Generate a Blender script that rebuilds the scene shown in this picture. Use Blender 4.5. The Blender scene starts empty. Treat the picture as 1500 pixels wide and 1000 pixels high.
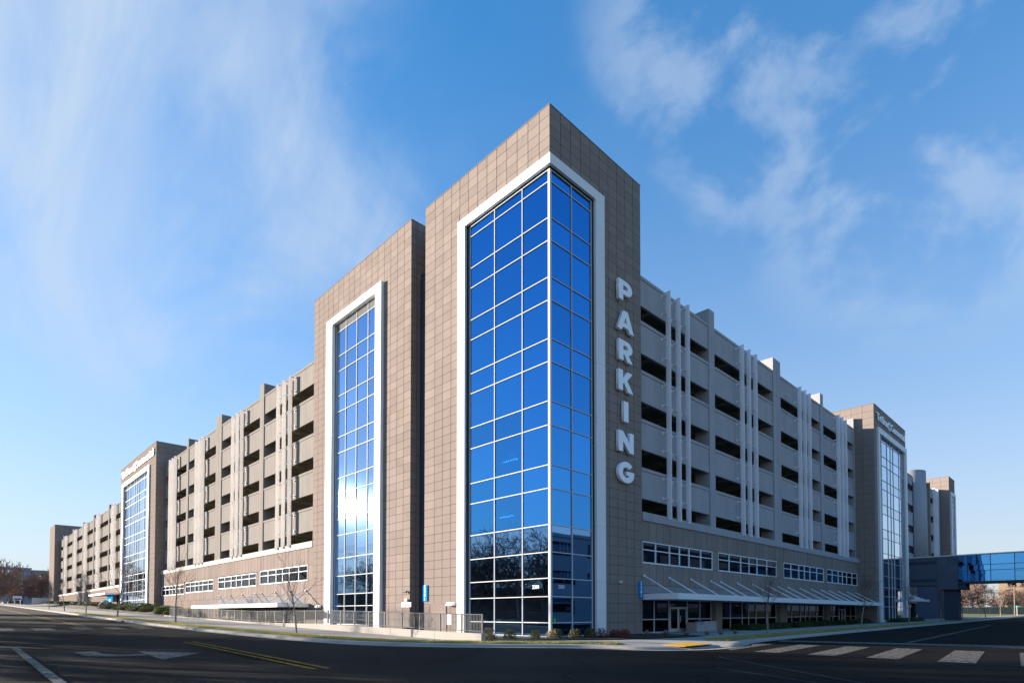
import bpy, bmesh, math, random
from mathutils import Vector, Matrix

C = bpy.context.scene.collection
SC = bpy.context.scene
RNG = random.Random(7)

# ---------------------------------------------------------------- camera
F_PX, CY = 849.1, 875.3
YAW, PITCH = 0.8013, 0.0265
CAM = Vector((-26.0586, -23.5536, 1.3678))
fw = Vector((math.cos(YAW) * math.cos(PITCH), math.sin(YAW) * math.cos(PITCH), math.sin(PITCH)))
rt = Vector((math.sin(YAW), -math.cos(YAW), 0.0))
up = rt.cross(fw)
cd = bpy.data.cameras.new('camera')
cam = bpy.data.objects.new('camera', cd)
C.objects.link(cam)
cam.matrix_world = Matrix(((rt.x, up.x, -fw.x, CAM.x), (rt.y, up.y, -fw.y, CAM.y), (rt.z, up.z, -fw.z, CAM.z), (0, 0, 0, 1)))
cd.sensor_width = 36.0
cd.lens = F_PX / 1500 * 36.0
cd.shift_y = (CY - 500) / 1500
cd.clip_start = 0.1
cd.clip_end = 3000
SC.camera = cam

# ---------------------------------------------------------------- light
SUN = Vector((-0.4589, 0.8704, 0.1785)).normalized()      # towards the sun: low winter afternoon
sun_el = math.asin(SUN.z)
sun_az = math.atan2(SUN.x, SUN.y)
ld = bpy.data.lights.new('sun', 'SUN')
ld.energy = 5.0
ld.angle = math.radians(0.5)
ld.color = (1.0, 0.89, 0.765)
sun = bpy.data.objects.new('sun', ld)
C.objects.link(sun)
sun.rotation_euler = SUN.to_track_quat('Z', 'Y').to_euler()
sun.location = (-60, 110, 60)

world = bpy.data.worlds.new('World')
SC.world = world
world.use_nodes = True
wn, wl = world.node_tree.nodes, world.node_tree.links
wn.clear()
w_out = wn.new('ShaderNodeOutputWorld')
w_bg = wn.new('ShaderNodeBackground')
w_bg.inputs['Strength'].default_value = 0.12
sky = wn.new('ShaderNodeTexSky')
sky.sky_type = 'NISHITA'
sky.sun_disc = False
sky.sun_elevation = sun_el
sky.sun_rotation = sun_az
sky.altitude = 3000
sky.air_density = 1.0
sky.dust_density = 1.1
sky.ozone_density = 2.0

def wmath(op, a, b=None, c=None):
    n = wn.new('ShaderNodeMath'); n.operation = op
    for i, v in enumerate((a, b, c)):
        if v is None: continue
        if isinstance(v, (int, float)): n.inputs[i].default_value = v
        else: wl.new(v, n.inputs[i])
    return n.outputs[0]
def wsmooth(v, a, b):
    n = wn.new('ShaderNodeMapRange'); n.interpolation_type = 'SMOOTHSTEP'
    wl.new(v, n.inputs['Value']); n.inputs['From Min'].default_value = a; n.inputs['From Max'].default_value = b
    return n.outputs['Result']
tc = wn.new('ShaderNodeTexCoord')
sep = wn.new('ShaderNodeSeparateXYZ'); wl.new(tc.outputs['Generated'], sep.inputs[0])
def wpatch(px, py, cos_in, cos_out):
    d = (fw + rt * ((px - 750) / F_PX) + up * ((CY - py) / F_PX)).normalized()
    n = wn.new('ShaderNodeVectorMath'); n.operation = 'DOT_PRODUCT'
    wl.new(tc.outputs['Generated'], n.inputs[0]); n.inputs[1].default_value = d
    return wsmooth(n.outputs['Value'], cos_out, cos_in)
# thin cloud: two banks where the photograph has them, faint veils elsewhere
def wnoise3(scale, detail, rough, dist, sc=(1, 1, 1), off=(0, 0, 0), rot=(0, 0, 0), vec=None):
    m = wn.new('ShaderNodeMapping'); wl.new(vec or tc.outputs['Generated'], m.inputs['Vector'])
    m.inputs['Scale'].default_value = sc; m.inputs['Location'].default_value = off; m.inputs['Rotation'].default_value = rot
    n = wn.new('ShaderNodeTexNoise'); wl.new(m.outputs[0], n.inputs['Vector'])
    n.inputs['Scale'].default_value = scale; n.inputs['Detail'].default_value = detail
    n.inputs['Roughness'].default_value = rough; n.inputs['Distortion'].default_value = dist
    return n.outputs['Fac']
wisp = wsmooth(wnoise3(2.9, 9, 0.55, 0.6, (1.0, 1.0, 1.0), (4.55, 5.3, 0.31)), 0.30, 0.66)
fib = wsmooth(wnoise3(4.0, 9, 0.62, 1.2, (1.7, 0.5, 0.8), (0.4, 2.0, 0.1), (0.5, 0.4, 0.3)), 0.30, 0.75)
puff = wsmooth(wnoise3(5.2, 10, 0.55, 0.25, (1, 1, 1.25), (2.3, 4.46, 4.05)), 0.47, 0.62)
veil = wsmooth(wnoise3(2.2, 5, 0.5, 0.4, (1, 1, 1), (4.1, 3.3, 1.0)), 0.40, 0.80)
bank_l = wmath('MAXIMUM', wpatch(150, 130, 0.985, 0.90), wmath('MULTIPLY', wpatch(380, 230, 0.994, 0.955), 0.9))
bank_r = wmath('MAXIMUM', wmath('MAXIMUM', wpatch(1030, 30, 0.998, 0.985), wpatch(1110, 160, 0.998, 0.986)), wpatch(1420, 110, 0.990, 0.95))
band = wmath('ADD', wmath('ADD', wmath('MULTIPLY', wmath('MULTIPLY', wisp, wmath('ADD', wmath('MULTIPLY', fib, 0.38), 0.62)), wmath('MULTIPLY', bank_l, 0.80)),
             wmath('MULTIPLY', puff, wmath('MULTIPLY', bank_r, 0.38))), wmath('MULTIPLY', veil, 0.05))
cl = wmath('MINIMUM', band, 0.8)
mixc = wn.new('ShaderNodeMix'); mixc.data_type = 'RGBA'
wl.new(cl, mixc.inputs['Factor'])
CLOUD_RGB = (1.65, 1.95, 2.35, 1)
mixc.inputs['B'].default_value = CLOUD_RGB
gm = wn.new('ShaderNodeGamma'); gm.inputs['Gamma'].default_value = 0.72
wl.new(sky.outputs['Color'], gm.inputs['Color'])
hs = wn.new('ShaderNodeHueSaturation')
hs.inputs['Saturation'].default_value = 1.53
hs.inputs['Hue'].default_value = 0.503
hs.inputs['Value'].default_value = 1.28
wl.new(gm.outputs['Color'], hs.inputs['Color'])
hz = wn.new('ShaderNodeMix'); hz.data_type = 'RGBA'      # pale winter haze low over the horizon, all round
hz_f = wmath('MULTIPLY', wmath('POWER', wmath('SUBTRACT', 1.0, wmath('MAXIMUM', sep.outputs['Z'], 0.0)), 2.5), 1.0)
wl.new(hz_f, hz.inputs['Factor'])
hz.inputs['B'].default_value = (1.72, 1.78, 1.85, 1)
wl.new(hs.outputs['Color'], hz.inputs['A'])
wl.new(hz.outputs['Result'], mixc.inputs['A'])
wl.new(mixc.outputs['Result'], w_bg.inputs['Color'])
wl.new(w_bg.outputs[0], w_out.inputs['Surface'])

SC.view_settings.view_transform = 'Standard'
SC.view_settings.look = 'None'
SC.view_settings.gamma = 1.0
SC.view_settings.use_curve_mapping = False
SC.view_settings.exposure = 1.68
SC.cycles.max_bounces = 8
SC.cycles.use_denoising = True

# ---------------------------------------------------------------- materials
MATS = {}
def mat(name, col, rough=0.8, var=0.12, scale=2.0, fine=40.0, fine_var=0.06, bump=0.0, spec=0.3, metal=0.0, rnd=0.0, streak=0.0, transl=0.0, emis=None):
    """Principled surface whose colour varies with two noises, a per-object random shade and optional rain streaks."""
    m = bpy.data.materials.new(name); m.use_nodes = True
    nt = m.node_tree; n, l = nt.nodes, nt.links
    b = n['Principled BSDF']
    b.inputs['Roughness'].default_value = rough
    b.inputs['Specular IOR Level'].default_value = spec
    b.inputs['Metallic'].default_value = metal
    geo = n.new('ShaderNodeNewGeometry')
    pos = geo.outputs['Position']
    def noise(sc, det=4, vec=pos):
        t = n.new('ShaderNodeTexNoise'); t.inputs['Scale'].default_value = sc; t.inputs['Detail'].default_value = det
        l.new(vec, t.inputs['Vector']); return t.outputs['Fac']
    def ma(op, a, b2):
        t = n.new('ShaderNodeMath'); t.operation = op
        for i, v in enumerate((a, b2)):
            if isinstance(v, (int, float)): t.inputs[i].default_value = v
            else: l.new(v, t.inputs[i])
        return t.outputs[0]
    f = ma('ADD', ma('MULTIPLY', ma('SUBTRACT', noise(scale), 0.5), var * 3), ma('MULTIPLY', ma('SUBTRACT', noise(fine, 2), 0.5), fine_var * 3))
    if rnd:
        oi = n.new('ShaderNodeObjectInfo')
        f = ma('ADD', f, ma('MULTIPLY', ma('SUBTRACT', oi.outputs['Random'], 0.5), rnd * 2))
    if streak:
        mp = n.new('ShaderNodeMapping'); mp.inputs['Scale'].default_value = (1.0, 1.0, 0.06); l.new(pos, mp.inputs['Vector'])
        f = ma('ADD', f, ma('MULTIPLY', ma('SUBTRACT', noise(1.6, 5, mp.outputs[0]), 0.5), streak * 3))
    g = ma('ADD', f, 1.0)
    mx = n.new('ShaderNodeVectorMath'); mx.operation = 'SCALE'
    mx.inputs[0].default_value = col; l.new(g, mx.inputs['Scale'])
    l.new(mx.outputs[0], b.inputs['Base Color'])
    if bump:
        bp = n.new('ShaderNodeBump'); bp.inputs['Strength'].default_value = bump; bp.inputs['Distance'].default_value = 0.02
        l.new(noise(fine, 3), bp.inputs['Height']); l.new(bp.outputs[0], b.inputs['Normal'])
    if transl:
        tr = n.new('ShaderNodeBsdfTranslucent'); l.new(mx.outputs[0], tr.inputs['Color'])
        ms = n.new('ShaderNodeMixShader'); ms.inputs[0].default_value = transl
        l.new(b.outputs[0], ms.inputs[1]); l.new(tr.outputs[0], ms.inputs[2]); l.new(ms.outputs[0], n['Material Output'].inputs['Surface'])
    if emis:
        b.inputs['Emission Color'].default_value = (*emis[:3], 1); b.inputs['Emission Strength'].default_value = emis[3]
    MATS[name] = m
    return m
def glass(name, tint, refl, trans, rough=0.0, wob=0.0, glint_halo=0.006, top=1.0):
    """Coated architectural glass: a tinted mirror coat over a tinted see-through pane."""
    m = bpy.data.materials.new(name); m.use_nodes = True
    nt = m.node_tree; n, l = nt.nodes, nt.links
    n.remove(n['Principled BSDF'])
    gl = n.new('ShaderNodeBsdfGlossy'); gl.inputs['Color'].default_value = (*tint, 1); gl.inputs['Roughness'].default_value = rough
    tr = n.new('ShaderNodeBsdfTransparent'); tr.inputs['Color'].default_value = (*trans, 1)
    fr = n.new('ShaderNodeLayerWeight'); fr.inputs['Blend'].default_value = 0.25
    mr = n.new('ShaderNodeMapRange'); mr.inputs['To Min'].default_value = refl; mr.inputs['To Max'].default_value = top
    l.new(fr.outputs['Fresnel'], mr.inputs['Value'])
    fi = n.new('ShaderNodeBsdfGlossy'); fi.inputs['Color'].default_value = (*tint, 1); fi.inputs['Roughness'].default_value = 0.12   # rougher lobe added to spread a halo round the sun's glint
    fm_ = n.new('ShaderNodeMixShader'); fm_.inputs[0].default_value = glint_halo; l.new(gl.outputs[0], fm_.inputs[1]); l.new(fi.outputs[0], fm_.inputs[2])
    oi = n.new('ShaderNodeObjectInfo'); vr = n.new('ShaderNodeMapRange'); vr.inputs['To Min'].default_value = 0.86; vr.inputs['To Max'].default_value = 1.08
    l.new(oi.outputs['Random'], vr.inputs['Value'])
    tv = n.new('ShaderNodeVectorMath'); tv.operation = 'SCALE'; tv.inputs[0].default_value = tint; l.new(vr.outputs[0], tv.inputs['Scale'])   # panes differ slightly
    l.new(tv.outputs[0], gl.inputs['Color'])
    ms = n.new('ShaderNodeMixShader'); l.new(mr.outputs[0], ms.inputs[0]); l.new(tr.outputs[0], ms.inputs[1]); l.new(fm_.outputs[0], ms.inputs[2])
    if wob:
        geo = n.new('ShaderNodeNewGeometry'); t = n.new('ShaderNodeTexNoise'); t.inputs['Scale'].default_value = 0.45; t.inputs['Detail'].default_value = 1
        l.new(geo.outputs['Position'], t.inputs['Vector'])
        bp = n.new('ShaderNodeBump'); bp.inputs['Strength'].default_value = wob; bp.inputs['Distance'].default_value = 0.02
        l.new(t.outputs['Fac'], bp.inputs['Height']); l.new(bp.outputs[0], gl.inputs['Normal'])
    l.new(ms.outputs[0], n['Material Output'].inputs['Surface'])
    MATS[name] = m
    return m
def paint(name, col, wear=0.5, base=(0.0135, 0.0115, 0.0097)):
    """Road paint worn through to the asphalt."""
    m = mat(name, col, 0.95, 0.1, 1.2, 30, 0.05, spec=0.08)
    nt = m.node_tree; n, l = nt.nodes, nt.links
    b = n['Principled BSDF']; src = b.inputs['Base Color'].links[0].from_socket
    geo = n.new('ShaderNodeNewGeometry')
    t = n.new('ShaderNodeTexNoise'); t.inputs['Scale'].default_value = 7; t.inputs['Detail'].default_value = 8; t.inputs['Roughness'].default_value = 0.75
    l.new(geo.outputs['Position'], t.inputs['Vector'])
    r = n.new('ShaderNodeMapRange'); r.inputs['From Min'].default_value = 0.62 - wear * 0.3; r.inputs['From Max'].default_value = 0.80 - wear * 0.2
    l.new(t.outputs['Fac'], r.inputs['Value'])
    mx = n.new('ShaderNodeMix'); mx.data_type = 'RGBA'; l.new(r.outputs[0], mx.inputs['Factor']); l.new(src, mx.inputs['A'])
    mx.inputs['B'].default_value = (*base, 1); l.new(mx.outputs['Result'], b.inputs['Base Color'])
    return m

def asphalt(name):
    """Dark road surface: aggregate speckle, paler wheel paths, patches and a few sealed cracks."""
    m = mat(name, (0.0135, 0.0115, 0.0097), 0.95, 0.2, 0.25, 60, 0.16, 0.35, spec=0.05)
    n, l = m.node_tree.nodes, m.node_tree.links; b = n['Principled BSDF']; src = b.inputs['Base Color'].links[0].from_socket
    geo = n.new('ShaderNodeNewGeometry')
    nz = n.new('ShaderNodeTexNoise'); nz.inputs['Scale'].default_value = 0.5; nz.inputs['Detail'].default_value = 6; l.new(geo.outputs['Position'], nz.inputs['Vector'])
    mp = n.new('ShaderNodeVectorMath'); mp.operation = 'MULTIPLY_ADD'; l.new(nz.outputs['Color'], mp.inputs[0]); mp.inputs[1].default_value = (2.6, 2.6, 0); l.new(geo.outputs['Position'], mp.inputs[2])
    vo = n.new('ShaderNodeTexVoronoi'); vo.feature = 'DISTANCE_TO_EDGE'; vo.inputs['Scale'].default_value = 0.11; l.new(mp.outputs[0], vo.inputs['Vector'])
    cr = n.new('ShaderNodeMapRange'); cr.inputs['From Min'].default_value = 0.002; cr.inputs['From Max'].default_value = 0.006; cr.inputs['To Min'].default_value = 0.35; cr.inputs['To Max'].default_value = 1.0
    l.new(vo.outputs['Distance'], cr.inputs['Value'])
    n2 = n.new('ShaderNodeTexNoise'); n2.inputs['Scale'].default_value = 0.09; n2.inputs['Detail'].default_value = 3; l.new(geo.outputs['Position'], n2.inputs['Vector'])
    pt = n.new('ShaderNodeMapRange'); pt.inputs['From Min'].default_value = 0.35; pt.inputs['From Max'].default_value = 0.65; pt.inputs['To Min'].default_value = 0.75; pt.inputs['To Max'].default_value = 1.45
    l.new(n2.outputs['Fac'], pt.inputs['Value'])
    mu = n.new('ShaderNodeMath'); mu.operation = 'MULTIPLY'; l.new(cr.outputs[0], mu.inputs[0]); l.new(pt.outputs[0], mu.inputs[1])
    sc = n.new('ShaderNodeVectorMath'); sc.operation = 'SCALE'; l.new(src, sc.inputs[0]); l.new(mu.outputs[0], sc.inputs['Scale'])
    l.new(sc.outputs[0], b.inputs['Base Color']); return m
mat('panel', (0.268, 0.220, 0.193), 0.9, 0.07, 0.9, 14, 0.05, rnd=0.08, streak=0.06, spec=0.0)
mat('joint', (0.06, 0.053, 0.05), 0.9, spec=0.0)
mat('concrete', (0.262, 0.24, 0.218), 0.95, 0.07, 0.6, 9, 0.04, 0.15, spec=0.0, streak=0.10)
mat('concrete_shaded', (0.37, 0.365, 0.375), 0.95, 0.07, 0.6, 9, 0.04, 0.15, spec=0.0, streak=0.10)  # copy of concrete with the shaded facade's bluish tone put into its colour
mat('coping', (0.50, 0.455, 0.41), 0.95, 0.04, 0.6, 9, 0.03, 0.1, spec=0.08, streak=0.05)
mat('deck_inside', (0.34, 0.31, 0.25), 0.9, 0.12, 0.7)
mat('white_metal', (0.78, 0.78, 0.78), 0.6, 0.03, 0.5, 20, 0.01, spec=0.15, streak=0.03)
mat('mullion', (0.56, 0.56, 0.56), 0.6, 0.03, spec=0.15)
mat('fin', (0.80, 0.78, 0.76), 0.7, 0.01, 0.8, 20, 0.01, spec=0.05, transl=0.38, streak=0.015)
mat('fin_shaded', (0.86, 0.85, 0.88), 0.45, 0.01, 0.8, 20, 0.01, spec=0.3, streak=0.015)  # opaque copy of fin for the shaded facade, colour made whiter and cooler
mat('letter', (0.93, 0.93, 0.94), 0.4, 0.02)
mat('blue_sign', (0.01, 0.22, 0.50), 0.9, 0.03, spec=0.0)
mat('sign_green', (0.02, 0.28, 0.18), 0.5, 0.03)
mat('red', (0.55, 0.03, 0.03), 0.5, 0.05)
mat('yellow', (0.52, 0.30, 0.025), 0.6, 0.05)
mat('bluegrey_metal', (0.065, 0.08, 0.12), 0.9, 0.05, 1.0, rnd=0.05, spec=0.03)
mat('bridge_panel', (0.115, 0.135, 0.17), 0.8, 0.05, 1.0, rnd=0.08, spec=0.1, streak=0.05)
mat('dark_metal', (0.06, 0.062, 0.065), 0.45, 0.05)
mat('rail', (0.12, 0.12, 0.115), 0.6, 0.05, spec=0.15)
mat('louver', (0.27, 0.275, 0.28), 0.9, 0.05, spec=0.0)
mat('inside_wall', (0.45, 0.50, 0.52), 0.9, 0.08)
mat('inside_slab', (0.24, 0.24, 0.24), 0.9, 0.08)
mat('lamp_tube', (0.9, 0.9, 0.9), 0.5, emis=(1, 0.97, 0.9, 14.0))
asphalt('asphalt')
mat('sidewalk', (0.37, 0.335, 0.295), 0.95, 0.08, 0.7, 30, 0.05, 0.1, spec=0.08)
mat('curb', (0.38, 0.345, 0.30), 0.95, 0.14, 0.9, 30, 0.05, 0.1, spec=0.08)
mat('grass_soil', (0.24, 0.205, 0.085), 0.95, 0.2, 0.8, 20, 0.15)
mat('grass', (0.40, 0.36, 0.12), 0.9, 0.25, 0.7, 12, 0.2, transl=0.25)
mat('field', (0.17, 0.16, 0.055), 0.95, 0.2, 0.06, 3, 0.1)
mat('mulch', (0.055, 0.036, 0.026), 0.95, 0.3, 3, 40, 0.25, 0.6)
mat('bark', (0.17, 0.14, 0.115), 0.9, 0.15, 3)
mat('bark_pale', (0.25, 0.225, 0.19), 0.9, 0.15, 3)
mat('twig', (0.15, 0.105, 0.09), 0.9, 0.2, 0.5)
mat('twig_far', (0.26, 0.175, 0.135), 0.9, 0.2, 0.15)
mat('leaf_green', (0.055, 0.085, 0.028), 0.7, 0.25, 2.5, 12, 0.2, transl=0.15)
mat('leaf_olive', (0.10, 0.10, 0.035), 0.7, 0.25, 2.5, 12, 0.2, transl=0.15)
mat('leaf_red', (0.20, 0.05, 0.03), 0.7, 0.3, 4, 12, 0.25, transl=0.15)
mat('leaf_dry', (0.25, 0.19, 0.10), 0.85, 0.25, 4, 12, 0.2, transl=0.15)
mat('leaf_silver', (0.25, 0.24, 0.19), 0.85, 0.2, 4, 12, 0.2, transl=0.15)
mat('brick_far', (0.27, 0.19, 0.13), 0.9, 0.1, 0.4, 3, 0.08)
mat('far_wall', (0.30, 0.33, 0.38), 0.9, 0.06, 0.2)
mat('hospital', (0.78, 0.76, 0.74), 0.85, 0.05, 0.2)
mat('fence_green', (0.018, 0.027, 0.03), 0.9, 0.15, 0.5, spec=0.0)
mat('rock', (0.42, 0.38, 0.33), 0.9, 0.2, 2)
mat('wood_pole', (0.20, 0.16, 0.12), 0.9, 0.15)
paint('paint_white', (0.31, 0.275, 0.225), 0.95)
paint('paint_faint', (0.09, 0.08, 0.07), 0.85)
paint('paint_yellow', (0.55, 0.26, 0.015), 0.9)
glass('glass_mid', (0.40, 0.64, 0.96), 0.68, (0.07, 0.16, 0.28), 0.014, 0.09)
glass('glass_bridge', (0.13, 0.47, 0.98), 0.74, (0.05, 0.14, 0.28), 0.01, 0.12)
glass('glass_blue', (0.10, 0.445, 0.95), 0.56, (0.05, 0.19, 0.36), 0.008, 0.10)
glass('glass_low_refl', (0.30, 0.56, 0.92), 0.48, (0.22, 0.36, 0.42), 0.006, 0.10)  # same glazing as glass_blue; neutral look of low reflections put into the tint
glass('glass_sky', (0.76, 0.86, 0.98), 0.76, (0.08, 0.14, 0.22), 0.014, 0.08, glint_halo=0.006)
glass('glass_dark', (0.40, 0.50, 0.75), 0.04, (0.09, 0.09, 0.10), 0.004, 0.03, top=0.45)
glass('glass_clear', (0.75, 0.80, 0.88), 0.10, (0.45, 0.48, 0.50), 0.004, 0.0)

# ---------------------------------------------------------------- mesh helpers
def W(fr, s, d, z):
    """Facade coordinates: s along the facade away from the corner, d outwards, z up."""
    return (s, -d, z) if fr == 'R' else (-d, s, z)
class MB:
    def __init__(self): self.v, self.f = [], []
    def box(self, x0, x1, y0, y1, z0, z1):
        x0, x1 = min(x0, x1), max(x0, x1); y0, y1 = min(y0, y1), max(y0, y1)
        k = len(self.v)
        self.v += [(x0, y0, z0), (x1, y0, z0), (x1, y1, z0), (x0, y1, z0), (x0, y0, z1), (x1, y0, z1), (x1, y1, z1), (x0, y1, z1)]
        self.f += [tuple(k + i for i in q) for q in ((0, 3, 2, 1), (4, 5, 6, 7), (0, 1, 5, 4), (1, 2, 6, 5), (2, 3, 7, 6), (3, 0, 4, 7))]
        return self
    def fb(self, fr, s0, s1, d0, d1, z0, z1):
        a, b = W(fr, s0, d0, z0), W(fr, s1, d1, z1)
        return self.box(a[0], b[0], a[1], b[1], min(z0, z1), max(z0, z1))
    def tube(self, a, b, r0, r1=None, n=6, caps=True):
        a, b = Vector(a), Vector(b); r1 = r0 if r1 is None else r1
        ax = (b - a)
        if ax.length < 1e-6: return self
        ax.normalize()
        u = ax.orthogonal().normalized(); w = ax.cross(u); k = len(self.v)
        for p, r in ((a, r0), (b, r1)):
            for i in range(n):
                t = 2 * math.pi * i / n
                self.v.append(tuple(p + (u * math.cos(t) + w * math.sin(t)) * r))
        for i in range(n):
            j = (i + 1) % n
            self.f.append((k + i, k + j, k + n + j, k + n + i))
        if caps:
            self.f.append(tuple(k + n - 1 - i for i in range(n))); self.f.append(tuple(k + n + i for i in range(n)))
        return self
    def prism(self, pts, z0, z1):
        """pts: counter-clockwise (x, y) list, straight up."""
        n = len(pts); k = len(self.v)
        self.v += [(p[0], p[1], z0) for p in pts] + [(p[0], p[1], z1) for p in pts]
        self.f += [tuple(range(k + n - 1, k - 1, -1)), tuple(range(k + n, k + 2 * n))]
        for i in range(n):
            j = (i + 1) % n; self.f.append((k + i, k + j, k + n + j, k + n + i))
        return self
    def mesh(self, name, m):
        me = bpy.data.meshes.new(name); me.from_pydata(self.v, [], self.f); me.update()
        if m: me.materials.append(MATS[m])
        return me
    def build(self, name, m, parent=None, **props):
        return link(name, self.mesh(name, m), parent, **props)
def link(name, data, parent=None, loc=None, rot=None, scale=None, **props):
    o = bpy.data.objects.new(name, data); C.objects.link(o)
    if parent is not None: o.parent = parent
    if loc is not None: o.location = loc
    if rot is not None: o.rotation_euler = rot
    if scale is not None: o.scale = scale
    for k, v in props.items(): o[k] = v
    return o
def thing(name, label, category, loc=(0, 0, 0), rotz=0.0, group=None):
    o = link(name, None, loc=loc, rot=(0, 0, rotz), label=label, category=category)
    o.empty_display_size = 0.3
    if group: o['group'] = group
    return o
def tag(o, label, category, group=None):
    o['label'] = label; o['category'] = category
    if group: o['group'] = group
    return o
def smooth(o, ang=40):
    for p in o.data.polygons: p.use_smooth = True
    return o
def proj(p):
    v = Vector(p) - CAM; d = v.dot(fw)
    return (750 + F_PX * v.dot(rt) / d, CY - F_PX * v.dot(up) / d) if d > 0.1 else (-1e6, -1e6)
BOXES = {}
def boxmesh(w, h, t, fr, m):
    """Shared panel mesh centred on its front face."""
    key = (round(w, 3), round(h, 3), round(t, 3), fr, m)
    if key not in BOXES: BOXES[key] = MB().fb(fr, -w / 2, w / 2, -t, 0, -h / 2, h / 2).mesh('panel', m)
    return BOXES[key]
def text_mesh(body, size, depth, bold, m, name='lettering'):
    cu = bpy.data.curves.new(name, 'FONT'); cu.body = body; cu.size = size; cu.extrude = depth / 2; cu.offset = bold
    cu.align_x = 'CENTER'; cu.align_y = 'CENTER'; cu.resolution_u = 3
    o = bpy.data.objects.new(name, cu); C.objects.link(o)
    bpy.context.view_layer.update()
    me = bpy.data.meshes.new_from_object(o.evaluated_get(bpy.context.evaluated_depsgraph_get()))
    bpy.data.objects.remove(o); me.name = name; me.materials.clear(); me.materials.append(MATS[m])
    return me
def poly_letter(name, loops, depth, m):
    cu = bpy.data.curves.new(name, 'CURVE'); cu.dimensions = '2D'; cu.fill_mode = 'BOTH'; cu.extrude = depth / 2
    for lp in loops:
        sp = cu.splines.new('POLY'); sp.points.add(len(lp) - 1); sp.use_cyclic_u = True
        for i, (x, y) in enumerate(lp): sp.points[i].co = (x, y, 0, 1)
    o = bpy.data.objects.new(name, cu); C.objects.link(o)
    bpy.context.view_layer.update()
    me = bpy.data.meshes.new_from_object(o.evaluated_get(bpy.context.evaluated_depsgraph_get()))
    bpy.data.objects.remove(o); me.name = name; me.materials.clear(); me.materials.append(MATS[m])
    return me
FROT = {'R': (math.pi / 2, 0, 0), 'L': (math.pi / 2, 0, -math.pi / 2)}   # text lying in xy -> standing on a facade

# ---------------------------------------------------------------- facade parts
def rect_sub(r, h):
    """rectangle r minus rectangle h -> list of rectangles (s0, s1, z0, z1)."""
    s0, s1, z0, z1 = r; a0, a1, b0, b1 = h
    if a0 >= s1 or a1 <= s0 or b0 >= z1 or b1 <= z0: return [r]
    out = []
    if a0 > s0: out.append((s0, a0, z0, z1))
    if a1 < s1: out.append((a1, s1, z0, z1))
    m0, m1 = max(s0, a0), min(s1, a1)
    if b0 > z0: out.append((m0, m1, z0, b0))
    if b1 < z1: out.append((m0, m1, b1, z1))
    return out
def panels(parent, cells, limit=300, m='panel'):
    """cells: (fr, s0, s1, d, z0, z1). The ones that show largest are parts, the rest one joined part."""
    gap_s, gap_z, t = 0.042, 0.022, 0.03
    big = []
    for c in cells:
        fr, s0, s1, d, z0, z1 = c
        if s1 - s0 < 0.12 or z1 - z0 < 0.12: continue
        q = [proj(W(fr, s, d, z)) for s in (s0, s1) for z in (z0, z1)]
        vis = (max(a[0] for a in q) - min(a[0] for a in q)) * (max(a[1] for a in q) - min(a[1] for a in q))
        big.append((vis, c))
    big.sort(key=lambda e: -e[0])
    rest = MB()
    for i, (vis, (fr, s0, s1, d, z0, z1)) in enumerate(big):
        w, h = s1 - s0 - gap_s, z1 - z0 - gap_z
        if i < limit:
            off = RNG.uniform(-0.004, 0.0)
            link('panel', boxmesh(w, h, t - 0.002, fr, m), parent, loc=W(fr, (s0 + s1) / 2, d + off, (z0 + z1) / 2))
        else:
            rest.fb(fr, s0 + gap_s / 2, s1 - gap_s / 2, d - t + 0.002, d, z0 + gap_z / 2, z1 - gap_z / 2)
    if rest.v: rest.build('panel_field', m, parent, kind='stuff')
def grid_cells(fr, s_edges, z_edges, d, holes=()):
    out = []
    for a, b in zip(s_edges, s_edges[1:]):
        for c, e in zip(z_edges, z_edges[1:]):
            rs = [(a, b, c, e)]
            for h in holes: rs = [q for r in rs for q in rect_sub(r, h)]
            out += [(fr, r[0], r[1], d, r[2], r[3]) for r in rs]
    return out
def steps(a, b, n): return [a + (b - a) * i / n for i in range(n + 1)]
def curtain(parent, fr, ss, zs, d, gm, low=None, split=6.85, mm='mullion', mw=0.052, louver_top=False, first_wide=0.0, proud=0.045):
    """curtain wall: the mullion grid is one part, each pane its child."""
    g = MB()
    for i, s in enumerate(ss):
        w = mw if i or not first_wide else first_wide
        g.fb(fr, s - w / 2, s + w / 2, d - 0.10, d + proud, zs[0], zs[-1])
    for z in zs:
        for a, b in zip(ss, ss[1:]):
            g.fb(fr, a + mw / 2, b - mw / 2, d - 0.09, d + proud - 0.012, z - mw / 2, z + mw / 2)
    cw = g.build('curtain_wall', mm, parent)
    for a, b in zip(ss, ss[1:]):
        for k, (c, e) in enumerate(zip(zs, zs[1:])):
            if louver_top and k == len(zs) - 2:
                lv = MB(); n = max(3, int((e - c) / 0.11))
                for q in range(n):
                    z = c + (e - c) * (q + 0.5) / n
                    lv.fb(fr, a + mw / 2, b - mw / 2, d - 0.06, d + 0.0, z - 0.035, z + 0.03)
                lv.fb(fr, a + mw / 2, b - mw / 2, d - 0.09, d - 0.065, c, e)
                lv.build('louver', 'louver', cw); continue
            w, h = b - a - mw + 0.02, e - c - mw + 0.02
            tw = 0.0022
            rot = (RNG.gauss(0, tw), 0, RNG.gauss(0, tw)) if fr == 'R' else (0, RNG.gauss(0, tw), RNG.gauss(0, tw))
            link('pane', boxmesh(w, h, 0.012, fr, low if low and e < split else gm), cw, loc=W(fr, (a + b) / 2, d - 0.02, (c + e) / 2), rot=rot)
    return cw
def vsegs(g, fr, s0, s1, d0, d1, z0, z1, h=3.63):
    z = z0
    while z < z1 - 0.05:
        e = min(z + h, z1)
        if z1 - e < 0.6: e = z1
        g.fb(fr, s0, s1, d0, d1, z + 0.005, e - 0.005); z = e
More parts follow.
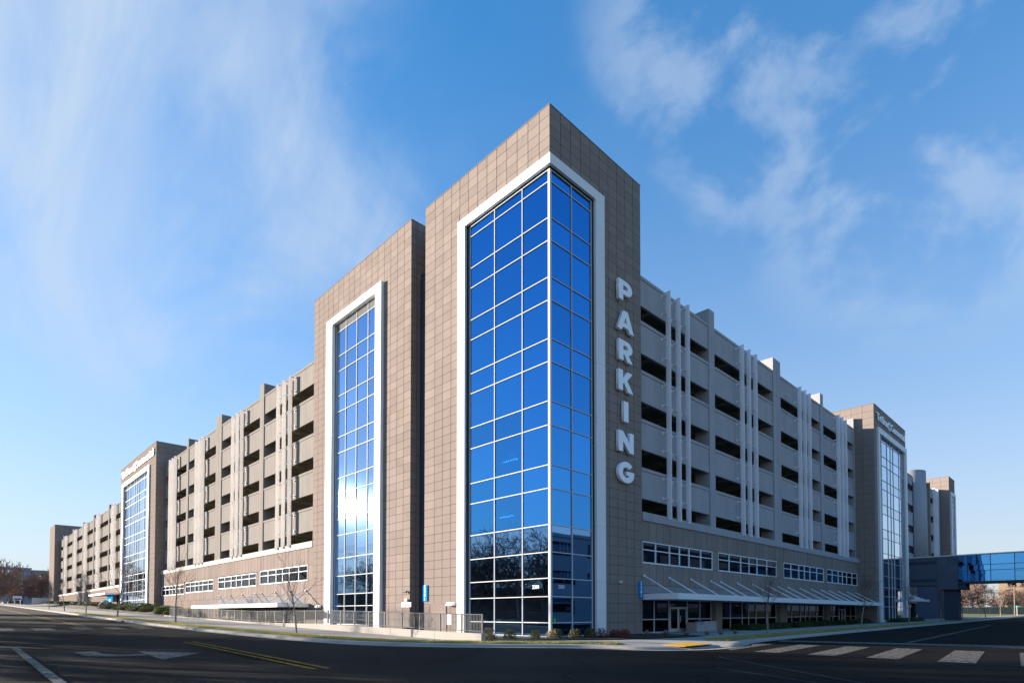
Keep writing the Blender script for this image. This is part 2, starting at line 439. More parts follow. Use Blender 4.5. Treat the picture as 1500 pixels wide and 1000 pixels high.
def bars_frame(parent, fr, s0, s1, z0, z1, w_left, w_right, w_top, d0, d1, name='surround', bottom=0.0):
    g = MB()
    if w_left: vsegs(g, fr, s0, s0 + w_left, d0, d1, z0, z1 - w_top)
    if w_right: vsegs(g, fr, s1 - w_right, s1, d0, d1, z0, z1 - w_top)
    g.fb(fr, s0, s1, d0, d1, z1 - w_top, z1)
    if bottom: g.fb(fr, s0 + w_left, s1 - w_right, d0, d1, z0, z0 + bottom)
    return g.build(name, 'white_metal', parent)
def mesh_of(parent, name, m, boxes, **props):
    g = MB()
    for b in boxes: g.fb(*b)
    return g.build(name, m, parent, **props)

# ================================================================ corner tower
TOP = 32.9
ct = thing('corner_tower', 'tall brown panelled corner tower with deep blue glass wrapping round its edge', 'tower')
ZC = [-0.05, 0.8, 2.4, 3.52, 5.12, 6.8, 9.03, 10.47, 12.93, 14.41, 16.85, 18.27, 20.68, 22.11, 24.42, 25.85, 28.12, 28.86]
B = -0.034
mesh_of(ct, 'wall', 'joint', [
    ('L', 8.05, 13.05, B, -0.4, -0.4, 29.02), ('L', 0.4, 13.05, B, -0.4, 29.02, TOP - 0.05),
    ('R', 4.38, 9.92, B, -0.4, -0.4, 29.02), ('R', 0.034, 9.92, B, -0.4, 29.02, TOP - 0.05),
    ('R', 9.52, 9.92, -0.4, -13.05, -0.4, TOP - 0.05), ('R', 0.4, 9.52, -12.65, -13.05, -0.4, TOP - 0.05)])
mesh_of(ct, 'roof', 'concrete', [('R', 0.4, 9.52, -0.4, -12.65, 31.6, 31.9)])
mesh_of(ct, 'parapet_cap', 'panel', [('R', -0.02, 9.95, 0.02, -0.42, TOP - 0.05, TOP), ('L', 0.42, 13.08, 0.02, -0.42, TOP - 0.05, TOP)])
rowsC = [TOP - 0.05 - 0.655 * k for k in range(51)][::-1]; rowsC[0] = -0.2
cellsC = grid_cells('L', [0.0] + [0.89 + 0.989 * k for k in range(12)] + [13.05], rowsC, 0, [(-1, 8.83, -1, 29.63)])
cellsC += grid_cells('R', [0.0] + [1.02 + 0.991 * k for k in range(9)] + [9.92], rowsC, 0, [(-1, 5.36, -1, 29.63)])
panels(ct, cellsC, 300)
g = MB()
vsegs(g, 'L', 8.05, 8.85, -0.03, 0.16, -0.15, 29.0); vsegs(g, 'R', 4.38, 5.36, -0.03, 0.16, -0.15, 29.0)
g.fb('L', 0.03, 8.85, -0.03, 0.16, 29.0, 29.65); g.fb('R', -0.16, 5.36, -0.03, 0.16, 29.0, 29.65)
g.build('surround', 'white_metal', ct)
mesh_of(ct, 'reveal', 'dark_metal', [('L', 7.74, 8.05, -0.22, -0.10, -0.05, 29.0), ('R', 4.20, 4.38, -0.22, -0.10, -0.05, 29.0),
                                     ('L', 0.12, 7.74, -0.22, -0.12, 28.88, 28.998), ('R', 0.12, 4.2, -0.22, -0.12, 28.88, 28.998)])
curtain(ct, 'L', [0.13, 2.47, 5.12, 7.7], ZC, -0.10, 'glass_blue', 'glass_low_refl', first_wide=0.02)
curtain(ct, 'R', [0.13, 2.15, 4.18], ZC, -0.10, 'glass_blue', 'glass_low_refl', first_wide=0.02)
mesh_of(ct, 'corner_mullion', 'mullion', [('R', 0.05, 0.22, -0.05, -0.22, -0.05, 28.87)])
mesh_of(ct, 'sill', 'concrete', [('L', 0.0, 8.05, 0.02, -0.3, -0.35, -0.055), ('R', 0.3, 4.38, 0.02, -0.3, -0.35, -0.055)])
mesh_of(ct, 'stair_core', 'inside_wall', [('R', 5.6, 5.9, -0.6, -12.6, -0.3, 31.5), ('R', 0.6, 5.6, -8.3, -8.6, -0.3, 31.5)])
for zf in (0.0, 5.0, 8.95, 12.85, 16.75, 20.6, 24.35, 28.3):
    mesh_of(ct, 'floor_slab', 'inside_slab', [('R', 0.45, 5.6, -0.45, -8.3, zf - 0.32, zf - 0.02)])
for k, zf in enumerate((5.0, 8.95, 12.85, 16.75, 20.6, 24.35)):      # stair flights seen through the glass
    g = MB(); a = (1.2 if k % 2 else 4.6); b2 = (4.6 if k % 2 else 1.2)
    for q in range(12):
        s = a + (b2 - a) * q / 11; z = zf + 3.7 * q / 12
        g.fb('R', s - 0.17, s + 0.17, -3.0, -4.6, z - 0.18, z)
    g.build('stair_flight', 'inside_slab', ct)
    MB().fb('L', 5.2, 6.9, -2.2, -2.32, zf + 3.2, zf + 3.28).build('lamp_tube', 'lamp_tube', ct)

# ================================================================ stair tower (second tower)
st = thing('stair_tower', 'brown panelled stair tower with tall white framed strip of sunlit glass', 'tower')
ZT = [-0.05, 0.36, 2.06, 3.16, 4.85, 6.53, 8.7, 10.2, 12.65, 14.1, 16.52, 18.02, 20.46, 21.96, 24.34, 25.8, 28.15, 28.95]
mesh_of(st, 'wall', 'joint', [
    ('L', 14.98, 20.0, B, -0.4, -0.4, 29.0), ('L', 27.72, 32.2, B, -0.4, -0.4, 29.0), ('L', 14.98, 32.2, B, -0.4, 29.0, TOP + 0.1),
    ('L', 14.98, 15.38, -0.4, -9.0, -0.4, TOP + 0.1), ('L', 31.8, 32.2, -0.4, -9.0, -0.4, TOP + 0.1), ('L', 15.38, 31.8, -8.6, -9.0, -0.4, TOP + 0.1)])
mesh_of(st, 'roof', 'concrete', [('L', 15.38, 31.8, -0.4, -8.6, 31.6, 31.9)])
mesh_of(st, 'parapet_cap', 'panel', [('L', 14.92, 32.23, 0.02, -0.42, TOP + 0.1, TOP + 0.15), ('L', 14.92, 15.4, -0.42, -9.0, TOP + 0.1, TOP + 0.15)])
rowsT = [TOP + 0.1 - 0.655 * k for k in range(52)][::-1]; rowsT[0] = -0.2
cellsT = grid_cells('L', steps(14.95, 32.2, 17), rowsT, 0, [(19.02, 29.0, -1, 29.58)])
# the side that faces the corner tower
for a, b2 in zip(rowsT, rowsT[1:]):
    for x0, x1 in ((0.0, 0.55), (0.55, 1.5), (1.5, 2.45), (2.45, 3.4)):
        if b2 < 28.7 and x0 > 0.6: continue
        cellsT.append(('R', x0, min(x1, 0.92) if b2 < 28.7 else x1, -14.95, a, b2))
panels(st, cellsT, 300)
bars_frame(st, 'L', 19.02, 29.0, -0.1, 29.6, 0.95, 1.2, 0.66, -0.03, 0.30)
mesh_of(st, 'reveal', 'dark_metal', [('L', 19.97, 20.0, -0.25, -0.035, 0, 28.94), ('L', 27.72, 27.8, -0.25, -0.035, 0, 28.94)])
curtain(st, 'L', [20.03, 21.75, 23.72, 25.72, 27.66], ZT, -0.10, 'glass_mid', 'glass_low_refl', 5.0, louver_top=True)
mesh_of(st, 'sill', 'concrete', [('L', 19.97, 27.8, 0.02, -0.3, -0.35, -0.055)])
mesh_of(st, 'stair_core', 'inside_wall', [('L', 15.4, 31.7, -5.4, -5.7, -0.3, 31.5)])
for zf in (0.0, 4.75, 8.6, 12.5, 16.4, 20.35, 24.2, 28.3):
    mesh_of(st, 'floor_slab', 'inside_slab', [('L', 15.5, 31.7, -0.5, -5.3, zf - 0.32, zf - 0.02)])
mesh_of(st, 'recess_wall', 'bluegrey_metal', [('L', 13.1, 14.94, -0.95, -1.1, -0.3, 28.7)])
mesh_of(st, 'recess_cap', 'bluegrey_metal', [('L', 13.1, 14.94, -0.90, -6, 28.7, 28.8)])

# ================================================================ parking decks
FINS = {}
def fin_mesh(z0, z1, fr, m):
    key = (round(z0, 2), round(z1, 2), fr, m)
    if key not in FINS:
        g = MB(); n = 16; L0, L1, T = -0.13, 0.32, 0.045
        cy, ry = (L0 + L1) / 2, (L1 - L0) / 2
        ring = []
        for i in range(n):
            t = 2 * math.pi * i / n
            ring.append((T * math.copysign(abs(math.sin(t)) ** 0.8, math.sin(t)), cy + ry * math.cos(t)))
        pts = [W(fr, s, d, 0)[:2] for s, d in ring]
        area = sum(pts[i][0] * pts[(i + 1) % n][1] - pts[(i + 1) % n][0] * pts[i][1] for i in range(n))
        if area < 0: pts.reverse()
        z, k = z0, 0
        while z < z1 - 0.01:                       # sheet joints every storey
            e = min(z + 3.63, z1); g.prism(pts, z + 0.008, e - 0.008); z = e
        FINS[key] = g.mesh('fin', m)
    return FINS[key]
BRK = {}
def bracket_mesh(zs, fr):
    key = (tuple(zs), fr)
    if key not in BRK:
        g = MB()
        for z in zs:
            g.fb(fr, -0.16, -0.06, -0.40, 0.02, z - 0.05, z + 0.05); g.fb(fr, -0.20, -0.02, -0.40, -0.37, z - 0.13, z + 0.13)
        BRK[key] = g.mesh('bracket', 'white_metal')
    return BRK[key]
def deck(name, label, fr, bays, cols, opens, par, coltop, fins, fz, end, base_top, conc, finm, depth=16.0, group=None, sD=-0.40, brackets=True, dd=0.0):
    t = thing(name, label, 'parking deck', group=group)
    lv = opens
    for (a, b) in bays:
        for i, (zb, zt) in enumerate(lv):
            top = lv[i + 1][0] if i + 1 < len(lv) else par
            g = MB().fb(fr, a, b, sD - 0.2, sD, zt, top - 0.26).fb(fr, a, b, sD - 0.24, sD + 0.045, top - 0.24, top)
            g.fb(fr, a, b, sD - 0.22, sD - 0.03, top - 0.26, top - 0.24)
            g.build('spandrel', conc, t)
    for (a, b, wide) in cols:
        g = MB()
        z0, zt = base_top, coltop
        if wide:
            m_ = (a + b) / 2
            g.fb(fr, a, m_ - 0.02, sD - 1.3, sD + 0.09, z0, zt); g.fb(fr, m_ + 0.02, b, sD - 1.3, sD + 0.09, z0, zt - 0.0)
            g.fb(fr, m_ - 0.02, m_ + 0.02, sD - 1.2, sD + 0.03, z0, zt - 0.02)
        else:
            g.fb(fr, a, b, sD - 1.3, sD + 0.09, z0, zt)
        g.build('column', conc, t)
    S0, S1 = bays[0][0], bays[-1][1]
    for i, (zb, zt) in enumerate(lv):
        mesh_of(t, 'floor_slab', 'deck_inside', [(fr, S0, S1, sD - 0.3, -depth, zb - 1.15, zb - 0.85)])
        # beams and a row of inner columns, seen dimly through the openings
        g = MB(); s = S0 + 2
        while s < S1:
            g.fb(fr, s, s + 0.45, sD - 0.3, -depth, zt + 0.12, zt + 0.6); s += 4.4
        g.build('beam', 'deck_inside', t)
    mesh_of(t, 'roof_slab', 'deck_inside', [(fr, S0, S1, sD - 0.3, -depth, par - 1.15, par - 0.85)])
    mesh_of(t, 'rear_wall', 'deck_inside', [(fr, S0, S1, -depth, -depth - 0.3, -0.3, par - 0.8)])
    for (a, b, wide) in cols:
        mesh_of(t, 'inner_column', 'deck_inside', [(fr, a + 0.1, min(b, a + 0.9), -8.0, -8.8, base_top, par - 1.2)])
    fm = fin_mesh(fz[0], fz[1], fr, finm)
    bz = []
    for i, (zb, zt) in enumerate(lv):
        top = lv[i + 1][0] if i + 1 < len(lv) else par
        bz += [zt + 0.35, top - 0.45]
    for s in fins:
        f = link('fin', fm, t, loc=W(fr, s, 0, 0))
        if brackets: link('bracket', bracket_mesh(bz, fr), f)
    return t
def strip_window(parent, fr, s0, s1, z0, z1, d, gm='glass_dark', n=(0, .165, .35, .49, .63, .81, 1.0)):
    g = MB(); fwid = 0.09
    ss = [s0 + (s1 - s0) * q for q in n]
    for i, s in enumerate(ss): g.fb(fr, s - (0 if i == 0 else fwid / 2), s + (0 if i == len(ss) - 1 else fwid / 2), d - 0.12, d + 0.05, z0, z1)
    zm = z0 + (z1 - z0) * 0.62
    for z, h in ((z0 + 0.05, 0.05), (zm, 0.035), (z1 - 0.04, 0.04)):
        for a, b in zip(ss, ss[1:]): g.fb(fr, a + fwid / 2, b - fwid / 2, d - 0.11, d + 0.04, z - h, z + h)
    w = g.build('window', 'white_metal', parent)
    for a, b in zip(ss, ss[1:]):
        for c, e in ((z0 + 0.1, zm - 0.035), (zm + 0.035, z1 - 0.08)):
            link('pane', boxmesh(b - a - fwid, e - c, 0.012, fr, gm), w, loc=W(fr, (a + b) / 2, d - 0.04, (c + e) / 2))
    return w

RBAYS = [(9.95, 20.9), (21.9, 34.7), (36.6, 48.7), (49.7, 61.7)]
RCOLS = [(20.9, 21.9, 0), (34.7, 36.6, 1), (48.7, 49.7, 0), (61.7, 63.4, 1)]
ROPEN = [(8.76, 9.87), (12.17, 13.52), (15.8, 17.1), (19.44, 20.72), (23.15, 24.3)]
rfins = [c + k * 1.45 for c in (13.55, 26.45, 40.85, 53.8) for k in range(3)]
rd = deck('parking_deck', 'shaded grey concrete parking deck with triple white fins above long glazed storefront', 'R', RBAYS, RCOLS, ROPEN, 26.55, 27.9,
          rfins, (8.55, 26.35), None, 8.6, 'concrete_shaded', 'fin_shaded')
LBAYS = [(32.25, 46.1), (47.3, 61.1), (63.4, 76.5), (77.5, 90.4)]
LCOLS = [(46.1, 47.3, 0), (61.1, 63.4, 1), (76.5, 77.5, 0)]
LOPEN = [(8.66, 9.83), (12.3, 13.64), (16.12, 17.4), (19.85, 21.22), (23.75, 25.03)]
lfins = [c + k * 1.6 for c in (37.7, 52.2, 67.8, 82.2) for k in range(3)]
ldk = deck('parking_deck', 'sunlit tan concrete parking deck with white fins beside the stair tower', 'L', LBAYS, LCOLS, LOPEN, 27.35, 28.75,
           lfins, (8.45, 27.0), None, 8.5, 'concrete', 'fin')
FB = [(119.4, 139.4), (140.6, 159.4), (160.8, 176.4), (177.8, 194.6), (196.2, 215.0), (216.4, 224.0)]
FC = [(139.4, 140.6, 0), (159.4, 160.8, 0), (176.4, 177.8, 0), (194.6, 196.2, 0), (215.0, 216.4, 0)]
FO = [(a - 0.75 - 0.0, b - 0.75) for a, b in ROPEN]
ffins = [c + k * 1.5 for c in (130.5, 149.5, 168.2, 186.0, 205.5) for k in range(3)]
fdk = deck('parking_deck', 'farther tan parking deck between the lit lobby tower and dark end tower', 'L', FB, FC, FO, 25.85, 26.9,
           ffins, (7.6, 25.9), None, 7.6, 'concrete', 'fin', brackets=False)
GB = [(79.4, 95.5), (107.6, 117.6)]
GC = [(117.6, 118.4, 0)]
GO = [(a - 0.4, b - 0.4) for a, b in ROPEN]
gfins = [85.2, 86.7, 88.2, 110.8, 112.3, 113.8]
gdk = deck('parking_deck', 'farther shaded parking deck rising behind the glazed skybridge', 'R', GB, GC, GO, 25.6, 26.6,
           gfins, (8.3, 25.7), None, 8.3, 'concrete_shaded', 'fin_shaded', brackets=False)

# ---- base walls with panels, windows and copings
def base_wall(t, fr, s0, s1, z0, z1, wins, head, d=0.0, joined=False, pw=0.98, coping=True, cz=0.62, rows=None, conc='concrete'):
    holes = [(a, b, c, e) for (a, b, c, e) in wins] + ([(s0 - 1, s1 + 1, z0 - 1, head)] if head else [])
    bw = []
    edges = sorted({s0, s1} | {q for h in holes for q in h[:2] if s0 < q < s1})
    zed = sorted({z0, z1} | {q for h in holes for q in h[2:] if z0 < q < z1})
    for a, b in zip(edges, edges[1:]):
        for c, e in zip(zed, zed[1:]):
            m_, n_ = (a + b) / 2, (c + e) / 2
            if any(h[0] < m_ < h[1] and h[2] < n_ < h[3] for h in holes): continue
            bw.append((fr, a, b, d - 0.034, d - 0.30, c, e))
    mesh_of(t, 'base_wall', 'joint', bw)
    n = max(1, round((s1 - s0) / pw))
    cells = grid_cells(fr, steps(s0, s1, n), rows, d, holes)
    panels(t, cells, 0 if joined else 290)
    if coping: mesh_of(t, 'coping', 'coping' if conc == 'concrete' else conc, [(fr, s0, s1, -0.62, d + 0.10, z1 + 0.002, z1 + cz)])
RWIN = [(10.05, 20.7, 5.03, 6.65), (21.75, 34.4, 5.04, 6.67), (36.25, 48.35, 5.04, 6.68), (49.45, 61.5, 5.05, 6.7)]
base_wall(rd, 'R', 9.95, 63.4, -0.2, 8.14, RWIN, 2.83, -0.06, rows=[2.83, 3.45, 5.03, 6.67, 8.14], conc='concrete_shaded')
for (a, b, c, e) in RWIN:
    strip_window(rd, 'R', a, b, c, e, -0.10)
    mesh_of(rd, 'louver', 'louver', [('R', a + 0.02, b, -0.055, -0.045, 2.86 + 0.105 * q, 2.86 + 0.105 * q + 0.08) for q in range(5)])
LDOOR = (33.9, 60.6, -1.0, 1.85)
LWIN = [(33.4, 46.0, 4.72, 6.32), (47.2, 60.8, 4.62, 6.2), (62.9, 76.0, 4.5, 6.08), (76.9, 90.2, 4.35, 5.92)]
base_wall(ldk, 'L', 32.25, 90.6, -0.2, 8.05, LWIN + [LDOOR], None, -0.06, rows=[-0.2, 1.9, 3.3, 4.7, 6.3, 8.05])
for (a, b, c, e) in LWIN: strip_window(ldk, 'L', a, b, c, e, -0.08, 'glass_clear')
base_wall(fdk, 'L', 119.45, 224.0, 2.0, 7.0, [(119.6, 127.6, 1.0, 5.3)], None, -0.06, True, rows=[2.0, 3.0, 4.0, 5.0, 6.0, 7.0], cz=0.55)
base_wall(gdk, 'R', 79.4, 96.0, -0.2, 7.8, [(80.6, 85.6, 5.0, 6.6)], 3.1, -0.06, True, rows=[3.1, 5.0, 6.6, 7.8], cz=0.55, conc='concrete_shaded')
mesh_of(gdk, 'entry_recess', 'dark_metal', [('R', 79.4, 96.0, -3.3, -3.6, -0.2, 3.4), ('R', 79.4, 96.0, -0.4, -3.3, 3.12, 3.4), ('R', 95.8, 96.0, -0.4, -3.3, -0.2, 3.12)])  # walls coloured dark to put deep shade into the open recess
strip_window(gdk, 'R', 80.6, 85.6, 5.0, 6.6, -0.10, n=(0, .33, .66, 1.0))
mesh_of(gdk, 'base_wall', 'bluegrey_metal', [('R', 96.0, 118.0, -0.3, -0.6, -0.2, 8.3), ('R', 96.0, 102.4, -0.45, -0.6, 8.3, 25.5)])

# ---- shopfront under the right hand deck
def shopfront(t, fr, ss, z0, zm, z1, d, gm, skip=None):
    g = MB(); w = 0.07
    for s in ss: g.fb(fr, s - w / 2, s + w / 2, d - 0.10, d + 0.05, z0, z1)
    for a, b in zip(ss, ss[1:]):
        for z in (z0 + 0.06, zm, z1 - 0.05):
            if skip and abs(a - skip[0]) < 0.05 and z < z1 - 0.1: continue
            g.fb(fr, a + w / 2, b - w / 2, d - 0.09, d + 0.04, z - 0.04, z + 0.04)
    f = g.build('shopfront', 'mullion', t)
    for a, b in zip(ss, ss[1:]):
        for c, e in ((z0 + 0.1, zm - 0.04), (zm + 0.04, z1 - 0.09)):
            if skip and abs(a - skip[0]) < 0.05:
                if c < zm: continue
                c = 1.95
            link('pane', boxmesh(b - a - w, e - c, 0.012, fr, gm), f, loc=W(fr, (a + b) / 2, d - 0.03, (c + e) / 2))
shopfront(rd, 'R', [10.1, 12.2, 14.3, 17.15, 19.2, 21.2], -0.12, 0.92, 2.45, -0.5, 'glass_dark', skip=(14.3, 17.15))
shopfront(rd, 'R', [22.4] + [22.4 + 12.8 * q for q in (.19, .38, .49, .62, .81)] + [35.2], -0.12, 0.95, 2.45, -0.5, 'glass_dark')
shopfront(rd, 'R', [37.1] + [37.1 + 12.2 * q for q in (.19, .40, .52, .63, .82)] + [49.3], -0.12, 1.0, 2.45, -0.5, 'glass_dark')
shopfront(rd, 'R', [50.5] + [50.5 + 11.5 * q for q in (.2, .40, .63, .82)] + [62.0], -0.12, 1.0, 2.45, -0.5, 'glass_dark', skip=(50.5 + 11.5 * .40, 0))
for a, b in ((21.2, 22.4), (35.2, 37.1), (49.3, 50.5), (62.0, 63.4)):
    mesh_of(rd, 'pier', 'panel', [('R', a, b, -0.06, -0.7, -0.2, 2.83)])
mesh_of(rd, 'soffit', 'bluegrey_metal', [('R', 9.95, 63.4, -0.37, -6.0, 2.46, 2.8)])
mesh_of(rd, 'shop_floor', 'inside_slab', [('R', 9.95, 63.4, -0.62, -6.0, -0.25, -0.11)])
mesh_of(rd, 'shop_back_wall', 'inside_wall', [('R', 9.95, 63.4, -6.0, -6.2, -0.25, 8.1)])
mesh_of(rd, 'upper_floor', 'inside_slab', [('R', 9.95, 63.4, -0.37, -6.0, 4.5, 4.8), ('R', 9.95, 63.4, -0.37, -6.0, 7.1, 7.4)])
mesh_of(ldk, 'hall_back_wall', 'inside_wall', [('L', 32.25, 90.4, -5.2, -5.4, -0.25, 8.1)])
mesh_of(ldk, 'hall_floor', 'inside_slab', [('L', 32.25, 90.4, -0.37, -5.2, 3.6, 3.9), ('L', 32.25, 90.4, -0.37, -5.2, 6.6, 6.9)])
for s in (15.7, 31.0, 38.5, 58.0):
    MB().fb('R', s, s + 0.5, -2.2, -2.3, 5.25, 5.31).build('ceiling_lamp', 'lamp_tube', rd)
def double_door(t, fr, s0, s1, z0, z1, d):
    for k in (0, 1):
        a, b = (s0, (s0 + s1) / 2 - 0.01) if k == 0 else ((s0 + s1) / 2 + 0.01, s1)
        g = MB().fb(fr, a, a + 0.14, d - 0.06, d, z0, z1).fb(fr, b - 0.14, b, d - 0.06, d, z0, z1)
        g.fb(fr, a + 0.14, b - 0.14, d - 0.06, d, z0, z0 + 0.28).fb(fr, a + 0.14, b - 0.14, d - 0.06, d, z1 - 0.16, z1)
        dr = g.build('door', 'mullion', t)
        link('pane', boxmesh(b - a - 0.28, z1 - z0 - 0.44, 0.012, fr, 'glass_dark'), dr, loc=W(fr, (a + b) / 2, d - 0.03, (z0 + z1) / 2 + 0.06))
        hs_ = b - 0.2 if k == 0 else a + 0.2
        MB().tube(W(fr, hs_, d + 0.07, z0 + 0.75), W(fr, hs_, d + 0.07, z0 + 1.3), 0.018, n=6).build('handle', 'white_metal', dr)
shopfront(ldk, 'L', steps(33.95, 60.55, 13), -0.12, 0.9, 1.85, -0.45, 'glass_dark')
mesh_of(ldk, 'louver', 'louver', [('L', a, b, -0.055, -0.03, 2.45 + 0.105 * q, 2.45 + 0.105 * q + 0.08) for q in range(6) for a, b in ((33.9, 46.0), (47.2, 60.6))])
mesh_of(ldk, 'soffit', 'inside_slab', [('L', 33.9, 60.6, -0.37, -5.2, 1.9, 2.2)])
double_door(rd, 'R', 14.45, 17.05, -0.1, 1.88, -0.48)
double_door(rd, 'R', 55.3, 57.4, -0.1, 1.95, -0.48)

# ================================================================ lobby towers
def lobby(name, label, fr, s0, s1, dF, top, fs0, fs1, ftop, gs, zs, depth, gbase, sidewidth, fw_=0.95):
    t = thing(name, label, 'tower')
    g0, g1 = gs[0], gs[-1]
    b = dF - 0.034
    mesh_of(t, 'wall', 'joint', [
        (fr, s0 + .034, g0 - 0.1, b, dF - 0.5, gbase, ftop - 0.6), (fr, g1 + 0.1, s1, b, dF - 0.5, gbase, ftop - 0.6), (fr, s0 + .034, s1, b, dF - 0.5, ftop - 0.6, top - 0.06),
        (fr, s0 + .034, s0 + 0.4, dF - 0.5, -depth, gbase, top - 0.06), (fr, s1 - 0.4, s1, dF - 0.5, -depth, gbase, top - 0.06), (fr, s0 + 0.4, s1 - 0.4, -depth + 0.4, -depth, gbase, top - 0.06)])
    mesh_of(t, 'roof', 'concrete', [(fr, s0 + 0.4, s1 - 0.4, dF - 0.5, -depth + 0.4, top - 1.2, top - 0.9)])
    mesh_of(t, 'parapet_cap', 'panel', [(fr, s0 - 0.03, s1 + 0.03, dF + 0.03, dF - 0.5, top - 0.06, top), (fr, s0 - 0.03, s0 + 0.4, dF - 0.5, -depth, top - 0.06, top)])
    rows = [top - 0.06 - 0.92 * k for k in range(60) if top - 0.06 - 0.92 * k > gbase][::-1]
    cells = grid_cells(fr, steps(s0, s1, round((s1 - s0) / 1.0)), rows, dF, [(fs0, fs1, -1, ftop - 0.03)])
    panels(t, cells, 0)
    # side that faces the camera
    g = MB(); o = 'R' if fr == 'L' else 'L'
    n = int((depth + dF) / 1.35)
    for i in range(n):
        for a, c in zip(rows, rows[1:]):
            p, q = dF - 1.35 * i - 0.015, dF - 1.35 * (i + 1) + 0.015
            g.fb(fr, s0, s0 + 0.03, p, q, a + 0.012, c - 0.012)
    g.build('side_panel_field', 'panel', t, kind='stuff')
    g = MB()
    g.fb(fr, fs0, fs0 + fw_, dF - 0.03, dF + 0.25, gbase, ftop - 0.75); g.fb(fr, fs1 - fw_, fs1, dF - 0.03, dF + 0.25, gbase, ftop - 0.75)
    g.fb(fr, fs0, fs1, dF - 0.03, dF + 0.25, ftop - 0.75, ftop); g.fb(fr, fs0 + fw_, fs1 - fw_, dF - 0.03, dF + 0.25, gbase, zs[0])
    g.build('surround', 'white_metal', t)
    curtain(t, fr, gs, zs, dF - 0.12, 'glass_sky', mw=0.06)
    mesh_of(t, 'lobby_back_wall', 'inside_wall', [(fr, s0 + 0.4, s1 - 0.4, dF - 5.0, dF - 5.2, gbase, top - 1.3)])
    z = 4.6
    while z < ftop - 3:
        mesh_of(t, 'floor_slab', 'inside_slab', [(fr, s0 + 0.45, s1 - 0.45, dF - 0.6, dF - 5.0, z, z + 0.3)]); z += 3.75
    return t
lobby('lobby_tower', 'lobby tower with white script sign and sunlit glass above green shrubs', 'L', 90.65, 119.4, 1.0, 31.15, 94.6, 117.0, 27.75,
      [96.0, 99.2, 103.5, 105.3, 107.1, 110.9, 113.4, 116.0], [3.0, 3.87, 5.5, 7.6, 8.77, 11.41, 12.68, 15.14, 16.46, 18.9, 20.2, 22.6, 23.9, 26.2, 27.0], 24.0, 1.0, 1)
lobby('lobby_tower', 'shaded lobby tower with white script sign standing next to the skybridge', 'R', 62.2, 79.35, 2.0, 29.5, 63.4, 79.0, 26.55,
      [64.3, 66.1, 69.0, 70.8, 72.3, 75.6, 78.1], [0.45, 2.29, 3.7, 4.94, 6.5, 8.42, 9.67, 11.76, 13.02, 15.15, 16.45, 18.56, 19.83, 21.87, 23.15, 25.2, 25.85], 14.0, -0.2, 1, 0.8)
def end_tower(label, fr, s0, s1, dF, top, depth, gbase, strip=None):
    t = thing('end_tower', label, 'tower')
    mesh_of(t, 'wall', 'joint', [(fr, s0 + 0.03, s1, dF - 0.03, -depth, gbase, top)])
    mesh_of(t, 'parapet_cap', 'panel', [(fr, s0 - 0.03, s1 + 0.03, dF + 0.03, -depth, top, top + 0.08)])
    rows = [top - 0.92 * k for k in range(60) if top - 0.92 * k > gbase][::-1]
    panels(t, grid_cells(fr, steps(s0, s1, round(s1 - s0)), rows, dF, [strip + (-1, top - 3.0)] if strip else []), 0)
    g = MB()
    for i in range(int((depth + dF) / 1.35)):
        for a, c in zip(rows, rows[1:]):
            g.fb(fr, s0, s0 + 0.028, dF - 1.35 * i - 0.015, dF - 1.35 * (i + 1) + 0.015, a + 0.012, c - 0.012)
    g.build('side_panel_field', 'panel', t, kind='stuff')
    if strip:
        a, b = strip
        mesh_of(t, 'surround', 'white_metal', [(fr, a, a + 0.8, dF - 0.03, dF + 0.25, gbase, top - 3.7), (fr, b - 0.8, b, dF - 0.03, dF + 0.25, gbase, top - 3.7), (fr, a, b, dF - 0.03, dF + 0.25, top - 3.7, top - 3.0)])
        curtain(t, fr, [a + 0.8, (a + b) / 2, b - 0.8], steps(gbase + 0.3, top - 3.72, 12), dF + 0.12, 'glass_sky', mw=0.075, proud=0.05)
    return t
end_tower('dark brown end tower closing the long tan parking deck near the white garden wall', 'L', 224.05, 237.5, 1.2, 31.3, 24.0, 3.0)
end_tower('shaded brown end tower with narrow glass strip rising above the skybridge', 'R', 118.45, 124.6, 1.3, 29.0, 14.0, -0.2, (119.3, 124.2))
# round stair drum and its glass slot on the farther right deck
dr = thing('stair_drum', 'round concrete stair drum with glass slot on the farther shaded deck', 'tower')
pts = [(98.9 + 2.6 * math.cos(2 * math.pi * i / 32), 1.6 + 2.6 * math.sin(2 * math.pi * i / 32)) for i in range(32)]
smooth(MB().prism(pts, 8.35, 26.9).build('drum', 'concrete_shaded', dr))
mesh_of(dr, 'slot_wall', 'panel', [('R', 102.4, 103.2, -0.05, -3.0, 8.35, 26.2), ('R', 106.8, 107.55, 0.1, -3.0, 8.35, 26.3), ('R', 103.2, 106.8, -0.5, -3.0, 25.2, 26.2), ('R', 103.2, 106.8, -2.5, -3.0, 8.35, 25.2)])
curtain(dr, 'R', [103.25, 105.0, 106.75], steps(9.4, 25.15, 9), -0.3, 'glass_sky', mw=0.06)

